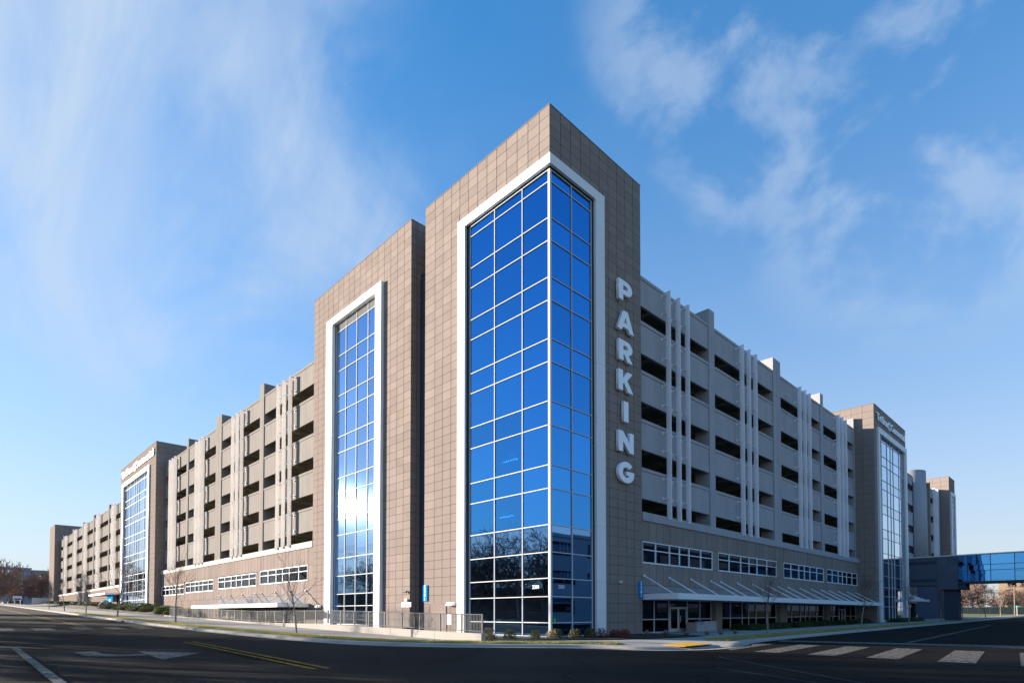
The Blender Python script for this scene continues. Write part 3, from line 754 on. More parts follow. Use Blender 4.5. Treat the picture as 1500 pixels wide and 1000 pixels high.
# ================================================================ skybridge
sb = thing('skybridge', 'glazed pedestrian skybridge with solid dark end resting on a thick pier', 'bridge', loc=(0, 0, 0))
X0, X1 = 86.0, 90.2
mesh_of(sb, 'solid_end', 'bridge_panel', [('R', X0, X1, 0.3, -0.25, 5.8, 10.25), ('R', X0, X1, 0.3, 4.55, 5.8, 10.25), ('R', X0 - 0.03, X1, 4.57, 7.2, 5.1, 10.25)])
g = MB()
for z in (6.6, 9.4): g.fb('R', X0 - 0.02, X0 - 0.003, 0.32, 4.5, z - 0.25, z + 0.25)
g.build('trim_band', 'bluegrey_metal', sb)
for a, b, zb, zt in [(4.6 + 1.3 * k, 5.88 + 1.3 * k, z0_, z0_ + 1.26) for k in range(2) for z0_ in (5.12, 6.40, 7.68, 8.96)]:
    link('panel', boxmesh(b - a - 0.03, zt - zb - 0.02, 0.02, 'L', 'bridge_panel'), sb, loc=(X0 - 0.055, -(a + b) / 2, (zb + zt) / 2))
mesh_of(sb, 'bearing_block', 'bluegrey_metal', [('R', X0 + 0.2, X1 - 0.2, 7.21, 8.1, 5.1, 5.95)])
mesh_of(sb, 'pier', 'bluegrey_metal', [('R', X0 + 0.7, X1 - 0.7, 5.3, 7.05, -0.2, 5.09)])
mesh_of(sb, 'floor', 'dark_metal', [('R', X0, X1, 7.22, 36.4, 5.97, 6.22)])
mesh_of(sb, 'roof', 'white_metal', [('R', X0 - 0.12, X1 + 0.12, -0.2, 36.4, 10.27, 10.45)])
ys = [7.25, 8.4] + [8.4 + 2.75 * k for k in range(1, 11)]
zs_ = [6.24, 7.9, 8.75, 10.25]
for xx in (X0 + 0.02, X1 - 0.02):
    g = MB()
    for y in ys: g.box(xx - 0.05, xx + 0.05, -y - 0.04, -y + 0.04, zs_[0], zs_[-1])
    for z in zs_[1:-1]:
        for a, b in zip(ys, ys[1:]): g.box(xx - 0.045, xx + 0.045, -b + 0.04, -a - 0.04, z - 0.035, z + 0.035)
    cw = g.build('curtain_wall', 'dark_metal', sb)
    for a, b in zip(ys, ys[1:]):
        for c, e in zip(zs_, zs_[1:]):
            link('pane', boxmesh(b - a - 0.06, e - c - 0.05, 0.012, 'L', 'glass_bridge'), cw, loc=(xx - 0.01, -(a + b) / 2, (c + e) / 2), rot=(0, RNG.gauss(0, 0.004), RNG.gauss(0, 0.004)))

# ================================================================ canopies
def canopy(label, fr, s0, s1, d1, z0, z1, rods, rod_wall_z, rod_d, skew=1.0, d0=0.0):
    t = thing('entrance_canopy', label, 'canopy', loc=W(fr, s0, 0, z0))
    o = t.location.copy()
    def part(name, m, g):
        ob = g.build(name, m, t); ob.matrix_parent_inverse = Matrix.Translation(-o); return ob
    part('slab', 'white_metal', MB().fb(fr, s0, s1, d0 + 0.01, d1 - 0.08, z0 + 0.05, z1 - 0.02))
    part('fascia', 'white_metal', MB().fb(fr, s0, s1, d1 - 0.078, d1, z0, z1).fb(fr, s0 - 0.06, s0 - 0.002, d0 + 0.01, d1, z0, z1))
    for s in rods:
        part('tie_rod', 'white_metal', MB().tube(W(fr, s, d0 + 0.0, rod_wall_z), W(fr, s, rod_d, z1 + 0.01), 0.055, n=6).fb(fr, s - 0.09, s + 0.09, d0 - 0.02, d0 + 0.03, rod_wall_z - 0.09, rod_wall_z + 0.09))
    return t
canopy('long white canopy hung on slanting rods over the shaded shopfront doors', 'R', 10.02, 61.9, 2.85, 2.36, 2.78,
       [10.15, 13.6, 16.95, 20.3, 22.1, 25.3, 28.6, 32.0, 34.6, 37.2, 40.6, 44.0, 47.3, 50.0, 53.3, 57.0, 60.5], 4.1, 2.3)
canopy('white canopy with slanting rods over the sunken sunlit entrance behind the railing', 'L', 33.0, 61.0, 3.2, 2.0, 2.39,
       [33.75, 37.6, 41.5, 45.5, 47.4, 51.7, 56.0, 60.2], 3.7, 2.6)
canopy('small white canopy over the doorway beside the skybridge pier', 'R', 79.6, 85.6, 3.6, 3.2, 3.55, [80.2, 81.6, 83.0, 84.4, 85.3], 4.9, 3.0)
canopy('small white canopy above the blue banner on the farther deck', 'L', 119.8, 139.0, 3.4, 5.25, 5.6, [], 6.5, 3.0)

# ================================================================ signs
def arc(cx, cy, rx, ry, a0, a1, n):
    return [(cx + rx * math.cos(math.radians(a0 + (a1 - a0) * i / n)), cy + ry * math.sin(math.radians(a0 + (a1 - a0) * i / n))) for i in range(n + 1)]
LET = {
 'P': [[(0, 0), (.31, 0), (.31, .31)] + arc(.56, .655, .40, .345, -90, 90, 14) + [(0, 1)], [(.31, .55)] + arc(.53, .655, .125, .105, -90, 90, 8) + [(.31, .76)]],
 'A': [[(0, 0), (.32, 0), (.39, .17), (.79, .17), (.86, 0), (1.18, 0), (.75, 1), (.43, 1)], [(.47, .39), (.71, .39), (.59, .69)]],
 'R': [[(0, 0), (.31, 0), (.31, .33), (.36, .33), (.60, 0), (.97, 0), (.68, .375)] + arc(.57, .67, .39, .33, -58, 90, 14) + [(0, 1)], [(.31, .56)] + arc(.53, .665, .12, .105, -90, 90, 8) + [(.31, .77)]],
 'K': [[(0, 0), (.31, 0), (.31, .33), (.38, .40), (.66, 0), (1.05, 0), (.62, .57), (1.0, 1), (.62, 1), (.31, .62), (.31, 1), (0, 1)]],
 'I': [[(0, 0), (.33, 0), (.33, 1), (0, 1)]],
 'N': [[(0, 0), (.31, 0), (.31, .50), (.78, 0), (1.08, 0), (1.08, 1), (.77, 1), (.77, .49), (.30, 1), (0, 1)]],
 'G': [arc(.57, .5, .57, .52, 42, 338, 30) + [(1.13, .56), (.60, .56), (.60, .35), (.80, .35)] + arc(.57, .5, .26, .255, -42, -318, 24) ],
}
ps = thing('parking_sign', 'vertical white raised letters spelling PARKING on the brown corner tower', 'sign', loc=(7.55, -0.05, 17.5))
for i, ch in enumerate('PARKING'):
    loops = LET[ch]; wd = max(p[0] for p in loops[0]); hsc = 1.42
    loops = [[((x - wd / 2) * hsc * 1.18, y * hsc) for x, y in lp] for lp in loops]
    o = link('letter', poly_letter('letter', loops, 0.22, 'letter'), ps, loc=(0.02, -0.14, 24.62 - 2.125 * i - hsc - 17.5), rot=FROT['R'])
def plate(label, fr, s, z, d, w, h, body, size, m='blue_sign', vertical=True, tm='letter', cat='sign', thick=0.08, name='address_sign', gap=0.86):
    t = thing(name, label, cat, loc=W(fr, s, d, z))
    MB().fb(fr, -w / 2, w / 2, 0, thick, -h / 2, h / 2).build('plate', m, t)
    if vertical:
        for i, ch in enumerate(body):
            link('digit', text_mesh(ch, size, 0.02, 0.004, tm, 'digit'), t, loc=W(fr, 0, thick + 0.012, h / 2 - h * (i + 0.5) / len(body) ), rot=FROT[fr])
    elif body:
        link('lettering', text_mesh(body, size, 0.02, 0.01, tm), t, loc=W(fr, 0, thick + 0.012, 0), rot=FROT[fr])
    return t
plate('narrow vertical blue plate with white number 2301 on sunlit brown panels', 'L', 12.8, 2.9, 0.0, 0.55, 1.22, '2301', 0.34)
plate('narrow vertical blue plate with white number 2301 beside the shopfront', 'R', 9.62, 3.06, 0.0, 0.48, 1.22, '2301', 0.34)
for fr, s, lab in (('L', 1.3, 'small white number 2301 on the sunlit corner glass'), ('R', 1.12, 'small white number 2301 on the shaded corner glass')):
    o = link('glass_number', text_mesh('2301', 0.32, 0.012, 0.002, 'letter', 'glass_number'), loc=W(fr, s, -0.085, 3.0), rot=FROT[fr]); tag(o, lab, 'number')
def brand_sign(label, fr, s_a, s_b, z0, z1, d):
    """two words either side of an emblem, white raised letters."""
    h = z1 - z0; mid = s_a + (s_b - s_a) * 0.44 if fr == 'R' else s_b - (s_b - s_a) * 0.44
    t = thing('brand_sign', label, 'sign', loc=W(fr, (s_a + s_b) / 2, d, z0))
    o = t.location.copy(); sgn = 1 if fr == 'R' else -1
    wl_ = abs(mid - (s_a if fr == 'R' else s_b)); wr_ = abs((s_b if fr == 'R' else s_a) - mid)
    for body, w, side in (('TriStar', wl_ - h * 0.55, -1), ('Centennial', wr_ - h * 0.55, 1)):
        me = text_mesh(body, 1.0, 0.16, 0.022, 'letter', 'lettering')
        xs = [v.co.x for v in me.vertices]; ww = max(xs) - min(xs)
        k = w / ww
        for v in me.vertices: v.co.x = (v.co.x - (max(xs) + min(xs)) / 2) * k; v.co.y *= h * 1.25
        c = mid + sgn * side * (h * 0.5 + w / 2)
        ob = link('lettering', me, t, rot=FROT[fr]); ob.location = Vector(W(fr, c, d + 0.14, (z0 + z1) / 2)) - o
    em = MB()                                             # emblem: rounded square with a star cut between four bars
    em.fb(fr, -h * .42, h * .42, 0.02, 0.12, -h * .5, h * .5)
    e = em.build('emblem', 'letter', t); e.location = Vector(W(fr, mid, d + 0.04, (z0 + z1) / 2)) - o
    st_ = poly_letter('star', [[((0.38 if q % 2 == 0 else 0.15) * h * math.cos(math.pi / 4 * q + math.pi / 2), (0.38 if q % 2 == 0 else 0.15) * h * math.sin(math.pi / 4 * q + math.pi / 2)) for q in range(8)]], 0.04, 'blue_sign')
    se = link('emblem_star', st_, t, rot=FROT[fr]); se.location = Vector(W(fr, mid, d + 0.19, (z0 + z1) / 2)) - o
brand_sign('white raised sign lettering on the sunlit lobby tower', 'L', 91.6, 117.9, 28.75, 30.1, 1.0)
brand_sign('white raised sign lettering on the shaded lobby tower', 'R', 62.8, 78.2, 27.35, 28.45, 2.0)
plate('small white plate lettered FDC in red above the hose connection', 'L', 15.35, 2.06, 0.0, 1.3, 0.36, 'FDC', 0.34, 'letter', False, 'red', name='fire_sign')
plate('blue banner with an orange mark under the small canopy', 'L', 121.2, 4.45, 2.2, 5.6, 1.5, '', 0.3, 'blue_sign', False, name='banner')
MB().fb('L', 120.6, 122.0, 2.29, 2.31, 3.85, 4.3).build('orange_mark', 'yellow', bpy.data.objects['banner']).matrix_parent_inverse = Matrix.Translation(-Vector(W('L', 121.2, 2.2, 4.45)))
plate('lit red sign over the doorway beside the skybridge pier', 'R', 90.0, 2.6, 0.0, 1.6, 0.55, '', 0.3, 'red', False, name='red_sign')
# green diamond sticker on the corner glass
o = MB().prism([(0, -.2), (.14, 0), (0, .2), (-.14, 0)], -0.005, 0.005).build('diamond_sticker', 'leaf_green', None)
o.location = (0.45, 0.078, 0.95); o.rotation_euler = FROT['R']; tag(o, 'green diamond sticker on the shaded corner glass', 'sticker')
mat('sticker_green', (0.03, 0.55, 0.05), 0.5); o.data.materials[0] = MATS['sticker_green']

# ================================================================ ground
def soft(v, k=4.0): return (v + math.sqrt(v * v + k * k)) / 2 - k / 2 if v > -60 else 0.0
def H(x, y):
    """lie of the land: the left street climbs gently, the right one hardly."""
    yy = min(y, 300) ; h = 0.0188 * soft(yy)
    return h + 0.0055 * soft(x - 8)
RD = -0.26
def sheet(name, m, rows, dz, **props):
    """rows: list of equally long point lists (x, y) -> quad sheet draped on H."""
    v, f = [], []; n = len(rows[0])
    for r in rows: v += [(x, y, H(x, y) + dz) for x, y in r]
    for i in range(len(rows) - 1):
        for j in range(n - 1): f.append((i * n + j, i * n + j + 1, (i + 1) * n + j + 1, (i + 1) * n + j))
    me = bpy.data.meshes.new(name); me.from_pydata(v, [], f); me.update()
    bm = bmesh.new(); bm.from_mesh(me)
    for fc in bm.faces:
        if fc.normal.z < 0: fc.normal_flip()
    bm.to_mesh(me); bm.free()
    me.materials.append(MATS[m])
    return link(name, me, **props)
def drange(a, b, n): return [a + (b - a) * i / n for i in range(n + 1)]
gx = [-900, -600, -400, -250, -150, -100, -70, -50, -40, -30, -20, -10, 0, 10, 20, 30, 40, 60, 80, 100, 120, 150, 180, 220, 260, 320, 400, 600, 900, 1300]
gy = [-900, -500, -300, -200, -120, -80, -60, -40, -30, -20, -10, -5, 0, 5, 10, 20, 30, 40, 60, 80, 100, 140, 180, 220, 260, 300, 340, 450, 700, 1300]
sheet('ground', 'field', [[(x, y) for x in gx] for y in gy], -0.62, kind='structure')
# asphalt: the climbing street, the level street and their crossing
ylist = [-140, -100, -70, -50, -40] + drange(-36, -12, 8) + [-10, -8, -6, -4, -2, 0, 2, 4, 6, 8, 10, 14, 18, 22, 26, 30, 36, 44, 54, 66, 80, 100, 130, 160, 200, 240, 280, 330, 400]
sheet('street', 'asphalt', [[(x, y) for x in (-32.5, -28, -24, -20, -16, -12.2, -11, -8, -5, -2)] for y in ylist], RD, kind='structure')
xl = [-2, 1, 4, 8, 12, 16, 22, 30, 40, 55, 70, 90, 120, 150, 200, 260, 330, 420]
sheet('cross_street', 'asphalt', [[(x, y) for y in (-31, -27, -23, -19, -15, -12, -10, -8.2, -6)] for x in xl], RD + 0.004, kind='structure')
sheet('cross_street', 'asphalt', [[(x, y) for y in (-31, -25, -19, -13, -7)] for x in (-160, -120, -90, -70, -50, -40, -32.4)], RD + 0.003, kind='structure')

KERB = [(-13.4, 420), (-13.4, 300), (-13.4, 200), (-13.4, 120), (-13.4, 70), (-13.4, 45), (-13.35, 32), (-13.0, 22), (-12.45, 14.5), (-11.9, 8.5), (-10.9, 3.6), (-9.1, 0.2), (-7.4, -1.9), (-5.9, -3.5),
        (-4.5, -5.1), (-3.7, -6.7), (-3.4, -8.3), (-2.5, -9.6), (-0.7, -10.35), (1.4, -10.5), (3.3, -10.1), (5.4, -9.4), (8.6, -8.95), (14, -8.75), (22, -8.65), (40, -8.6), (60, -8.6), (90, -8.6), (140, -8.6), (220, -8.6), (300, -8.6)]
INNER = [(-6.1, 420), (-6.1, 300), (-6.1, 200), (-6.1, 120), (-6.1, 70), (-6.1, 45), (-6.1, 32), (-6.1, 22), (-6.1, 14.5), (-6.1, 8.5), (-6.1, 3.6), (-6.0, 0.4), (-5.2, -0.1), (-4.4, -0.15),
         (-3.6, -0.15), (-2.8, -0.15), (-2.0, -0.15), (-1.2, -0.15), (-0.4, -0.1), (1.4, -0.05), (3.3, -0.05), (5.4, -0.05), (8.6, -0.05), (14, 0.3), (22, 0.3), (40, 0.3), (60, 0.3), (90, 0.3), (140, -3.6), (220, -5.6), (300, -5.6)]
def spline(P, n=5):
    out = []
    for i in range(len(P) - 1):
        p0, p1, p2, p3 = P[max(i - 1, 0)], P[i], P[i + 1], P[min(i + 2, len(P) - 1)]
        # centripetal-like: long straight spans are simply subdivided
        ln = math.dist(p1, p2)
        for k in range(n):
            t = k / n
            if ln > 7: out.append((p1[0] + (p2[0] - p1[0]) * t, p1[1] + (p2[1] - p1[1]) * t))
            else:
                out.append(tuple(0.5 * ((2 * p1[c]) + (-p0[c] + p2[c]) * t + (2 * p0[c] - 5 * p1[c] + 4 * p2[c] - p3[c]) * t * t + (-p0[c] + 3 * p1[c] - 3 * p2[c] + p3[c]) * t ** 3) for c in (0, 1)))
    out.append(P[-1]); return out
K = spline([KERB[0], *KERB[1:]]); I_ = spline(INNER)
def offs(P, d):
    out = []
    for i, p in enumerate(P):
        a, b = P[max(i - 1, 0)], P[min(i + 1, len(P) - 1)]
        tx, ty = b[0] - a[0], b[1] - a[1]; L = math.hypot(tx, ty) or 1
        out.append((p[0] - ty / L * d, p[1] + tx / L * d))
    return out
def ramp(p):
    """kerb drops to the road at the tactile ramp."""
    r = math.hypot(p[0] - 0.0, (p[1] + 10.3) * 1.0)
    return max(0.0, min(1.0, (2.6 - r) / 1.2))
KH = 0.15
def strip(name, m, lines, zs, **props):
    """lines: list of point lists of equal length; zs: height function per line."""
    v, f = [], []; n = len(lines[0])
    for ln, zf in zip(lines, zs): v += [(x, y, H(x, y) + RD + zf((x, y))) for x, y in ln]
    for i in range(len(lines) - 1):
        for j in range(n - 1): f.append((i * n + j, i * n + j + 1, (i + 1) * n + j + 1, (i + 1) * n + j))
    me = bpy.data.meshes.new(name); me.from_pydata(v, [], f); me.update()
    me.materials.append(MATS[m]); return link(name, me, **props)
kz = lambda p: KH * (1 - ramp(p))
k0, k1, k2, k3 = K, offs(K, 0.04), offs(K, 0.20), offs(K, 0.22)
kerb = strip('kerb', 'curb', [k0, k1, k2, k3], [lambda p: -0.05, lambda p: kz(p) - 0.02, kz, lambda p: kz(p) - 0.1], kind='structure')
gut = strip('gutter', 'curb', [offs(K, -0.42), offs(K, -0.002)], [lambda p: 0.006, lambda p: 0.012], kind='structure')
# kerb joints as real gaps are too fine; the pavement is laid in flags with open joints
pz = lambda p: KH + 0.004 - 0.10 * ramp((p[0], p[1] - 0.6))
pav = strip('pavement', 'sidewalk', [offs(K, 0.205), [tuple(a + (b - a) * 0.5 for a, b in zip(p, q)) for p, q in zip(offs(K, 0.205), I_)], I_], [lambda p: kz(p) - 0.003, lambda p: KH + 0.0, lambda p: KH + 0.0], kind='structure')
# scored joints across the pavement (thin dark strips laid on it)
def lay(m, pts, name, parent=None, dz=0.004, base=RD, **props):
    """a flat polygon (counter-clockwise x, y) draped at the road height."""
    g = MB(); k = len(g.v)
    g.v += [(x, y, H(x, y) + base + dz) for x, y in pts]; g.f.append(tuple(range(len(pts))))
    return g.build(name, m, parent, **props)
mat('joint_line', (0.20, 0.185, 0.165), 0.9)
for y in [1.5 * k for k in range(1, 60)]:
    lay('joint_line', [(-10.6, y), (-6.15, y), (-6.15, y + 0.05), (-10.6, y + 0.05)], 'pavement_joint', pav, KH + 0.006)
for x in [3.4 + 1.8 * k for k in range(40)]:
    lay('joint_line', [(x, -6.8), (x + 0.05, -6.8), (x + 0.05, -3.2), (x, -3.2)], 'pavement_joint', pav, KH + 0.006)
# verges between kerb and walk
n_left = next(i for i, p in enumerate(K) if p[1] < 2.5)
n_c0 = next(i for i, p in enumerate(K) if p[1] < -7.2); n_c1 = next(i for i, p in enumerate(K) if p[0] > 4.6)
def verge(i0, i1, a, b, label):
    A, B_ = offs(K, a)[i0:i1], offs(K, b)[i0:i1]
    so = strip('verge', 'grass_soil', [A, B_], [lambda p: KH + 0.012] * 2, kind='structure')
    return A, B_
VERGES = [verge(0, n_c0, 0.55, 1.75, ''), verge(n_c1, len(K), 0.5, 2.0, '')]
def grass_blades(name, spots, h, parent=None, m='grass'):
    v, f = [], []
    for (x, y, z) in spots:
        for q in range(3):
            a = RNG.uniform(0, 6.28); r = RNG.uniform(0.0, 0.07); hh = h * RNG.uniform(0.5, 1.3); w = RNG.uniform(0.008, 0.018)
            px, py = x + r * math.cos(a), y + r * math.sin(a); b = RNG.uniform(0, 6.28); ln = RNG.uniform(0.2, 0.7) * hh
            k = len(v)
            v += [(px - w * math.sin(b), py + w * math.cos(b), z), (px + w * math.sin(b), py - w * math.cos(b), z), (px + ln * math.cos(b), py + ln * math.sin(b), z + hh)]
            f.append((k, k + 1, k + 2))
    me = bpy.data.meshes.new(name); me.from_pydata(v, [], f); me.update(); me.materials.append(MATS[m])
    return link(name, me, parent, kind='stuff')
def along(A, B_, dens, s_max):
    out = []; s = 0
    for i in range(len(A) - 1):
        ln = math.dist(A[i], A[i + 1]); wd = math.dist(A[i], B_[i])
        d = min(math.dist(A[i], (CAM.x, CAM.y)), math.dist(A[i + 1], (CAM.x, CAM.y)))
        if d > s_max: continue
        for q in range(int(ln * wd * dens * min(1.0, (30 / d) ** 1.2))):
            t, u = RNG.random(), RNG.random()
            x = (A[i][0] * (1 - t) + A[i + 1][0] * t) * (1 - u) + (B_[i][0] * (1 - t) + B_[i + 1][0] * t) * u
            y = (A[i][1] * (1 - t) + A[i + 1][1] * t) * (1 - u) + (B_[i][1] * (1 - t) + B_[i + 1][1] * t) * u
            if math.sin(x * 1.9 + y * 1.3) + math.sin(x * 0.7 - y * 2.3) < -0.9 and RNG.random() < 0.8: continue
            out.append((x, y, H(x, y) + RD + KH + 0.01))
    return out
o = grass_blades('verge_grass', along(*VERGES[0], 420, 110), 0.10); tag(o, 'patchy winter grass on the verge along the climbing street', 'grass')
o = grass_blades('verge_grass', along(*VERGES[1], 330, 90), 0.10); tag(o, 'shaded winter grass on the verge along the level street', 'grass')

# road markings
def mark(pts, m='paint_white', dz=0.010): return lay(m, pts, MARK[0], None, dz, kind='structure')
MARK = ['crossing_bar']
for x0, x1 in ((-24.1, -22.9), (-21.9, -20.7), (-19.6, -18.5), (-17.55, -16.6), (-15.75, -14.8)):
    mark([(x0, 27.2), (x1, 27.2), (x1, 28.7), (x1, 30.2), (x1, 31.6), (x0, 31.6), (x0, 30.2), (x0, 28.7)])
for y0 in (-10.9, -12.95, -15.2, -17.35, -19.6, -21.8, -24.0):
    w = 1.05
    mark([(-0.7 + (y0 + 11) * 0.09, y0 - w + 0.25), (6.4, y0 - w + 0.95), (6.4, y0 + 0.95), (-0.7 + (y0 + 11) * 0.09, y0 + 0.25)] if y0 < -11 else [(-0.65, -11.55), (6.3, -10.8), (6.3, -9.9), (0.4, -10.85)])
MARK[0] = 'lane_line'
mark([(8.9, -9.9), (10.5, -20.7), (11.0, -26), (13.4, -26), (12.9, -20.5), (10.6, -9.4)], 'paint_white')
mark([(12.6, -15.75), (60.0, -14.0), (60.0, -13.75), (12.6, -15.5)])
mark([(30, -19.4), (40, -19.2), (40, -18.95), (30, -19.15)], 'paint_faint')
mark([(-24.36, -12), (-24.12, -12), (-23.92, 9.2), (-24.16, 9.2)])
mark([(-24.1, 11.9), (-23.2, 12.25), (-23.2, 12.5), (-24.1, 12.15)], 'paint_faint')
MARK[0] = 'turn_arrow'
mark([(-22.47, 5.45), (-22.4, 3.4), (-22.1, 2.75), (-21.5, 2.35), (-20.55, 2.2), (-20.6, -0.1), (-18.7, 2.3), (-20.42, 4.7), (-20.5, 3.0), (-21.2, 3.15), (-21.55, 3.5), (-21.72, 4.1), (-21.78, 5.55)][::1])
MARK[0] = 'centre_line'
for xo in (0, 0.42):
    mark([(-18.3 + xo, -7.0), (-18.13 + xo, -7.0), (-17.25 + xo, 9.9), (-17.42 + xo, 9.9)], 'paint_yellow')
    for a, b in ((34, 44), (46, 66), (66, 100), (100, 150)):
        mark([(-18.7 + xo, a), (-18.52 + xo, a), (-18.4 + xo, b), (-18.6 + xo, b)], 'paint_yellow')
MARK[0] = 'seam'
for pts in ([(-9.2, -15.1), (-11.3, -18.9), (-11.18, -18.95), (-9.08, -15.15)], [(-4.9, -13.0), (-10.6, -19.6), (-10.5, -19.68), (-4.8, -13.08)]):
    mark(pts[::-1], 'paint_faint', 0.007)
o = MB().box(-1.5, 1.5, -0.6, 0.6, 0, 0.02)
for i in range(24):
    for j in range(9): o.box(-1.42 + i * 0.122, -1.37 + i * 0.122, -0.53 + j * 0.125, -0.48 + j * 0.125, 0.02, 0.03)
t = o.build('tactile_pad', 'yellow'); t.location = (0.2, -8.95, RD + KH - 0.06); t.rotation_euler = (0.04, 0, 0.06); tag(t, 'yellow dimpled paving pad at the kerb ramp', 'tactile paving')

# beds, plaza and bank
def bed(name, m, pts, z, **p):
    g = MB(); g.v += [(x, y, z) for x, y in pts]; g.f.append(tuple(range(len(pts)))); return g.build(name, m, None, kind='structure')
bed('plaza', 'sidewalk', [(-5.86, 0.4), (-0.05, 0.4), (-0.05, 62), (-5.86, 62)], -0.09)
bed('mulch_bed', 'mulch', [(-5.6, -0.55), (-4.6, -1.1), (-3.2, -1.45), (-1.9, -1.9), (-0.4, -2.9), (1.2, -3.8), (3.4, -4.5), (7.0, -5.0), (9.9, -5.0), (9.9, -0.03), (-0.03, -0.03), (-0.03, 3.2), (-5.6, 3.2)], -0.075)
sheet('planted_bank', 'mulch', [[(-6.1, y), (-4.5, y), (-3, y), (-1.3, y)] for y in drange(62.2, 260, 30)], -0.08, kind='structure')
bk = bpy.data.objects['planted_bank'].data
for v in bk.vertices: v.co.z += 1.0 * max(0, (v.co.x + 6.1) / 4.8) * min(1, (v.co.y - 62) / 20)
sheet('front_bed', 'mulch', [[(x, y) for y in (-3.0, -1.8, -0.6)] for x in drange(22, 62, 16)], RD + KH + 0.01, kind='structure')

# retaining wall and railing of the sunken entrance
rw = thing('retaining_wall', 'low concrete retaining wall beside the rising pavement', 'wall', loc=(-6.0, 0, 0))
def wall_top(y): return H(-6, y) + RD + KH + (0.44 if y < 16 else max(0.15, 0.44 - (y - 16) * 0.02))
segs = [-0.7, 3.4, 8, 13, 18, 23, 28, 34, 40, 46, 54, 62]
for a, b in zip(segs, segs[1:]):
    g = MB(); a2, b2 = a + 0.012, b - 0.012
    g.v += [(-0.14, a2, -0.3), (0.14, a2, -0.3), (0.14, b2, -0.3), (-0.14, b2, -0.3), (-0.14, a2, wall_top(a)), (0.14, a2, wall_top(a)), (0.14, b2, wall_top(b)), (-0.14, b2, wall_top(b))]
    g.f += [(0, 3, 2, 1), (4, 5, 6, 7), (0, 1, 5, 4), (1, 2, 6, 5), (2, 3, 7, 6), (3, 0, 4, 7)]
    g.build('wall_segment', 'sidewalk', rw)
rl = thing('railing', 'dark metal picket railing on top of the retaining wall', 'railing', loc=(-6.0, 0, 0))
def rail_top(y): return 1.02 + wall_top(y)
posts = [-0.62] + [1.1 + 1.95 * k for k in range(31)]
for y in posts: MB().box(-0.035, 0.035, y - 0.035, y + 0.035, wall_top(y) + 0.0, rail_top(y)).build('post', 'rail', rl)
for a, b in zip(posts, posts[1:]):
    for off, nm in ((0.0, 'top_rail'), (-0.88, 'bottom_rail')):
        za, zb_ = rail_top(a) + off - 0.03, rail_top(b) + off - 0.03
        MB().tube((0, a + 0.035, za), (0, b - 0.035, zb_), 0.028, n=6).build(nm, 'rail', rl)
pk = [(a + (b - a) * q / 14, a) for a, b in zip(posts, posts[1:]) for q in range(1, 14)]
pm = MB().box(-0.011, 0.011, -0.011, 0.011, 0, 0.85).mesh('picket', 'rail')
restp = MB()
for i, (y, a) in enumerate(pk):
    z = rail_top(y) - 0.90
    if i < 290: link('picket', pm, rl, loc=(0, y, z))
    else: restp.box(-0.011, 0.011, y - 0.011, y + 0.011, z, z + 0.85)
restp.build('picket_row', 'rail', rl, kind='stuff')

# ================================================================ trees
def bare_tree(seed, height, spread, levels, kids, r0, trunk_frac=0.3, twig_r=0.006, up_bias=0.35, sides=5):
    R = random.Random(seed); trunk, crown = MB(), MB()
    def grow(p, d, L, r, lev):
        n = 4 if lev == 0 else 3
        q = p; dd = d.copy(); seg = []
        for i in range(n):
            dd = (dd + Vector((R.gauss(0, 1), R.gauss(0, 1), R.gauss(0, 0.6))) * (0.05 if lev == 0 else 0.16) + Vector((0, 0, 1)) * (0.06 * up_bias if lev else 0)).normalized()
            e = q + dd * (L / n); ra, rb = r * (1 - 0.55 * i / n), r * (1 - 0.55 * (i + 1) / n)
            (trunk if lev == 0 else crown).tube(q, e, max(ra, twig_r), max(rb, twig_r), n=8 if lev == 0 else (sides if lev == 1 else 3), caps=False)
            seg.append((e.copy(), dd.copy(), rb)); q = e
        if lev >= levels: return
        m = kids[lev]
        for k in range(m):
            t = R.uniform(trunk_frac if lev == 0 else 0.25, 1.0) if k else 1.0
            i = min(n - 1, int(t * n)); f_ = t * n - i
            base = p if i == 0 else seg[i - 1][0]
            pos = base + (seg[i][0] - base) * min(1, f_); bd = seg[i][1]
            az = R.uniform(0, 6.283) if lev else (k * 2.4 + R.uniform(-.4, .4))
            side = bd.orthogonal().normalized(); side.rotate(Matrix.Rotation(az, 3, bd))
            ang = math.radians(R.uniform(25, 55)) * spread if k else math.radians(R.uniform(5, 18))
            nd = (bd * math.cos(ang) + side * math.sin(ang) + Vector((0, 0, up_bias * 0.35))).normalized()
            grow(pos, nd, L * R.uniform(0.48, 0.72) * (1.0 if lev else 0.85), max(seg[i][2] * R.uniform(0.45, 0.65), twig_r), lev + 1)
    grow(Vector((0, 0, 0)), Vector((R.uniform(-.03, .03), R.uniform(-.03, .03), 1)).normalized(), height * 0.55, r0, 0)
    mz = max(v[2] for v in crown.v); k = height / mz
    for g in (trunk, crown): g.v = [(a * (0.5 + 0.5 * k), b * (0.5 + 0.5 * k), c * k) for a, b, c in g.v]
    return trunk, crown
def tree_meshes(name, args, bark, twig):
    t, c = bare_tree(*args); return t.mesh('trunk', bark), c.mesh('branches', twig)
def put_tree(name, meshes, loc, rz, sc, label, group=None):
    t = thing(name, label, 'tree', loc, rz, group); t.scale = (sc, sc, sc) if isinstance(sc, (int, float)) else sc
    smooth(link('trunk', meshes[0], t)); link('branches', meshes[1], t); return t
YT = [tree_meshes('young', (s, 5.8, 0.8, 3, (9, 5, 4), 0.085, 0.28, 0.007, 0.6), 'bark_pale', 'twig') for s in (3, 11)]
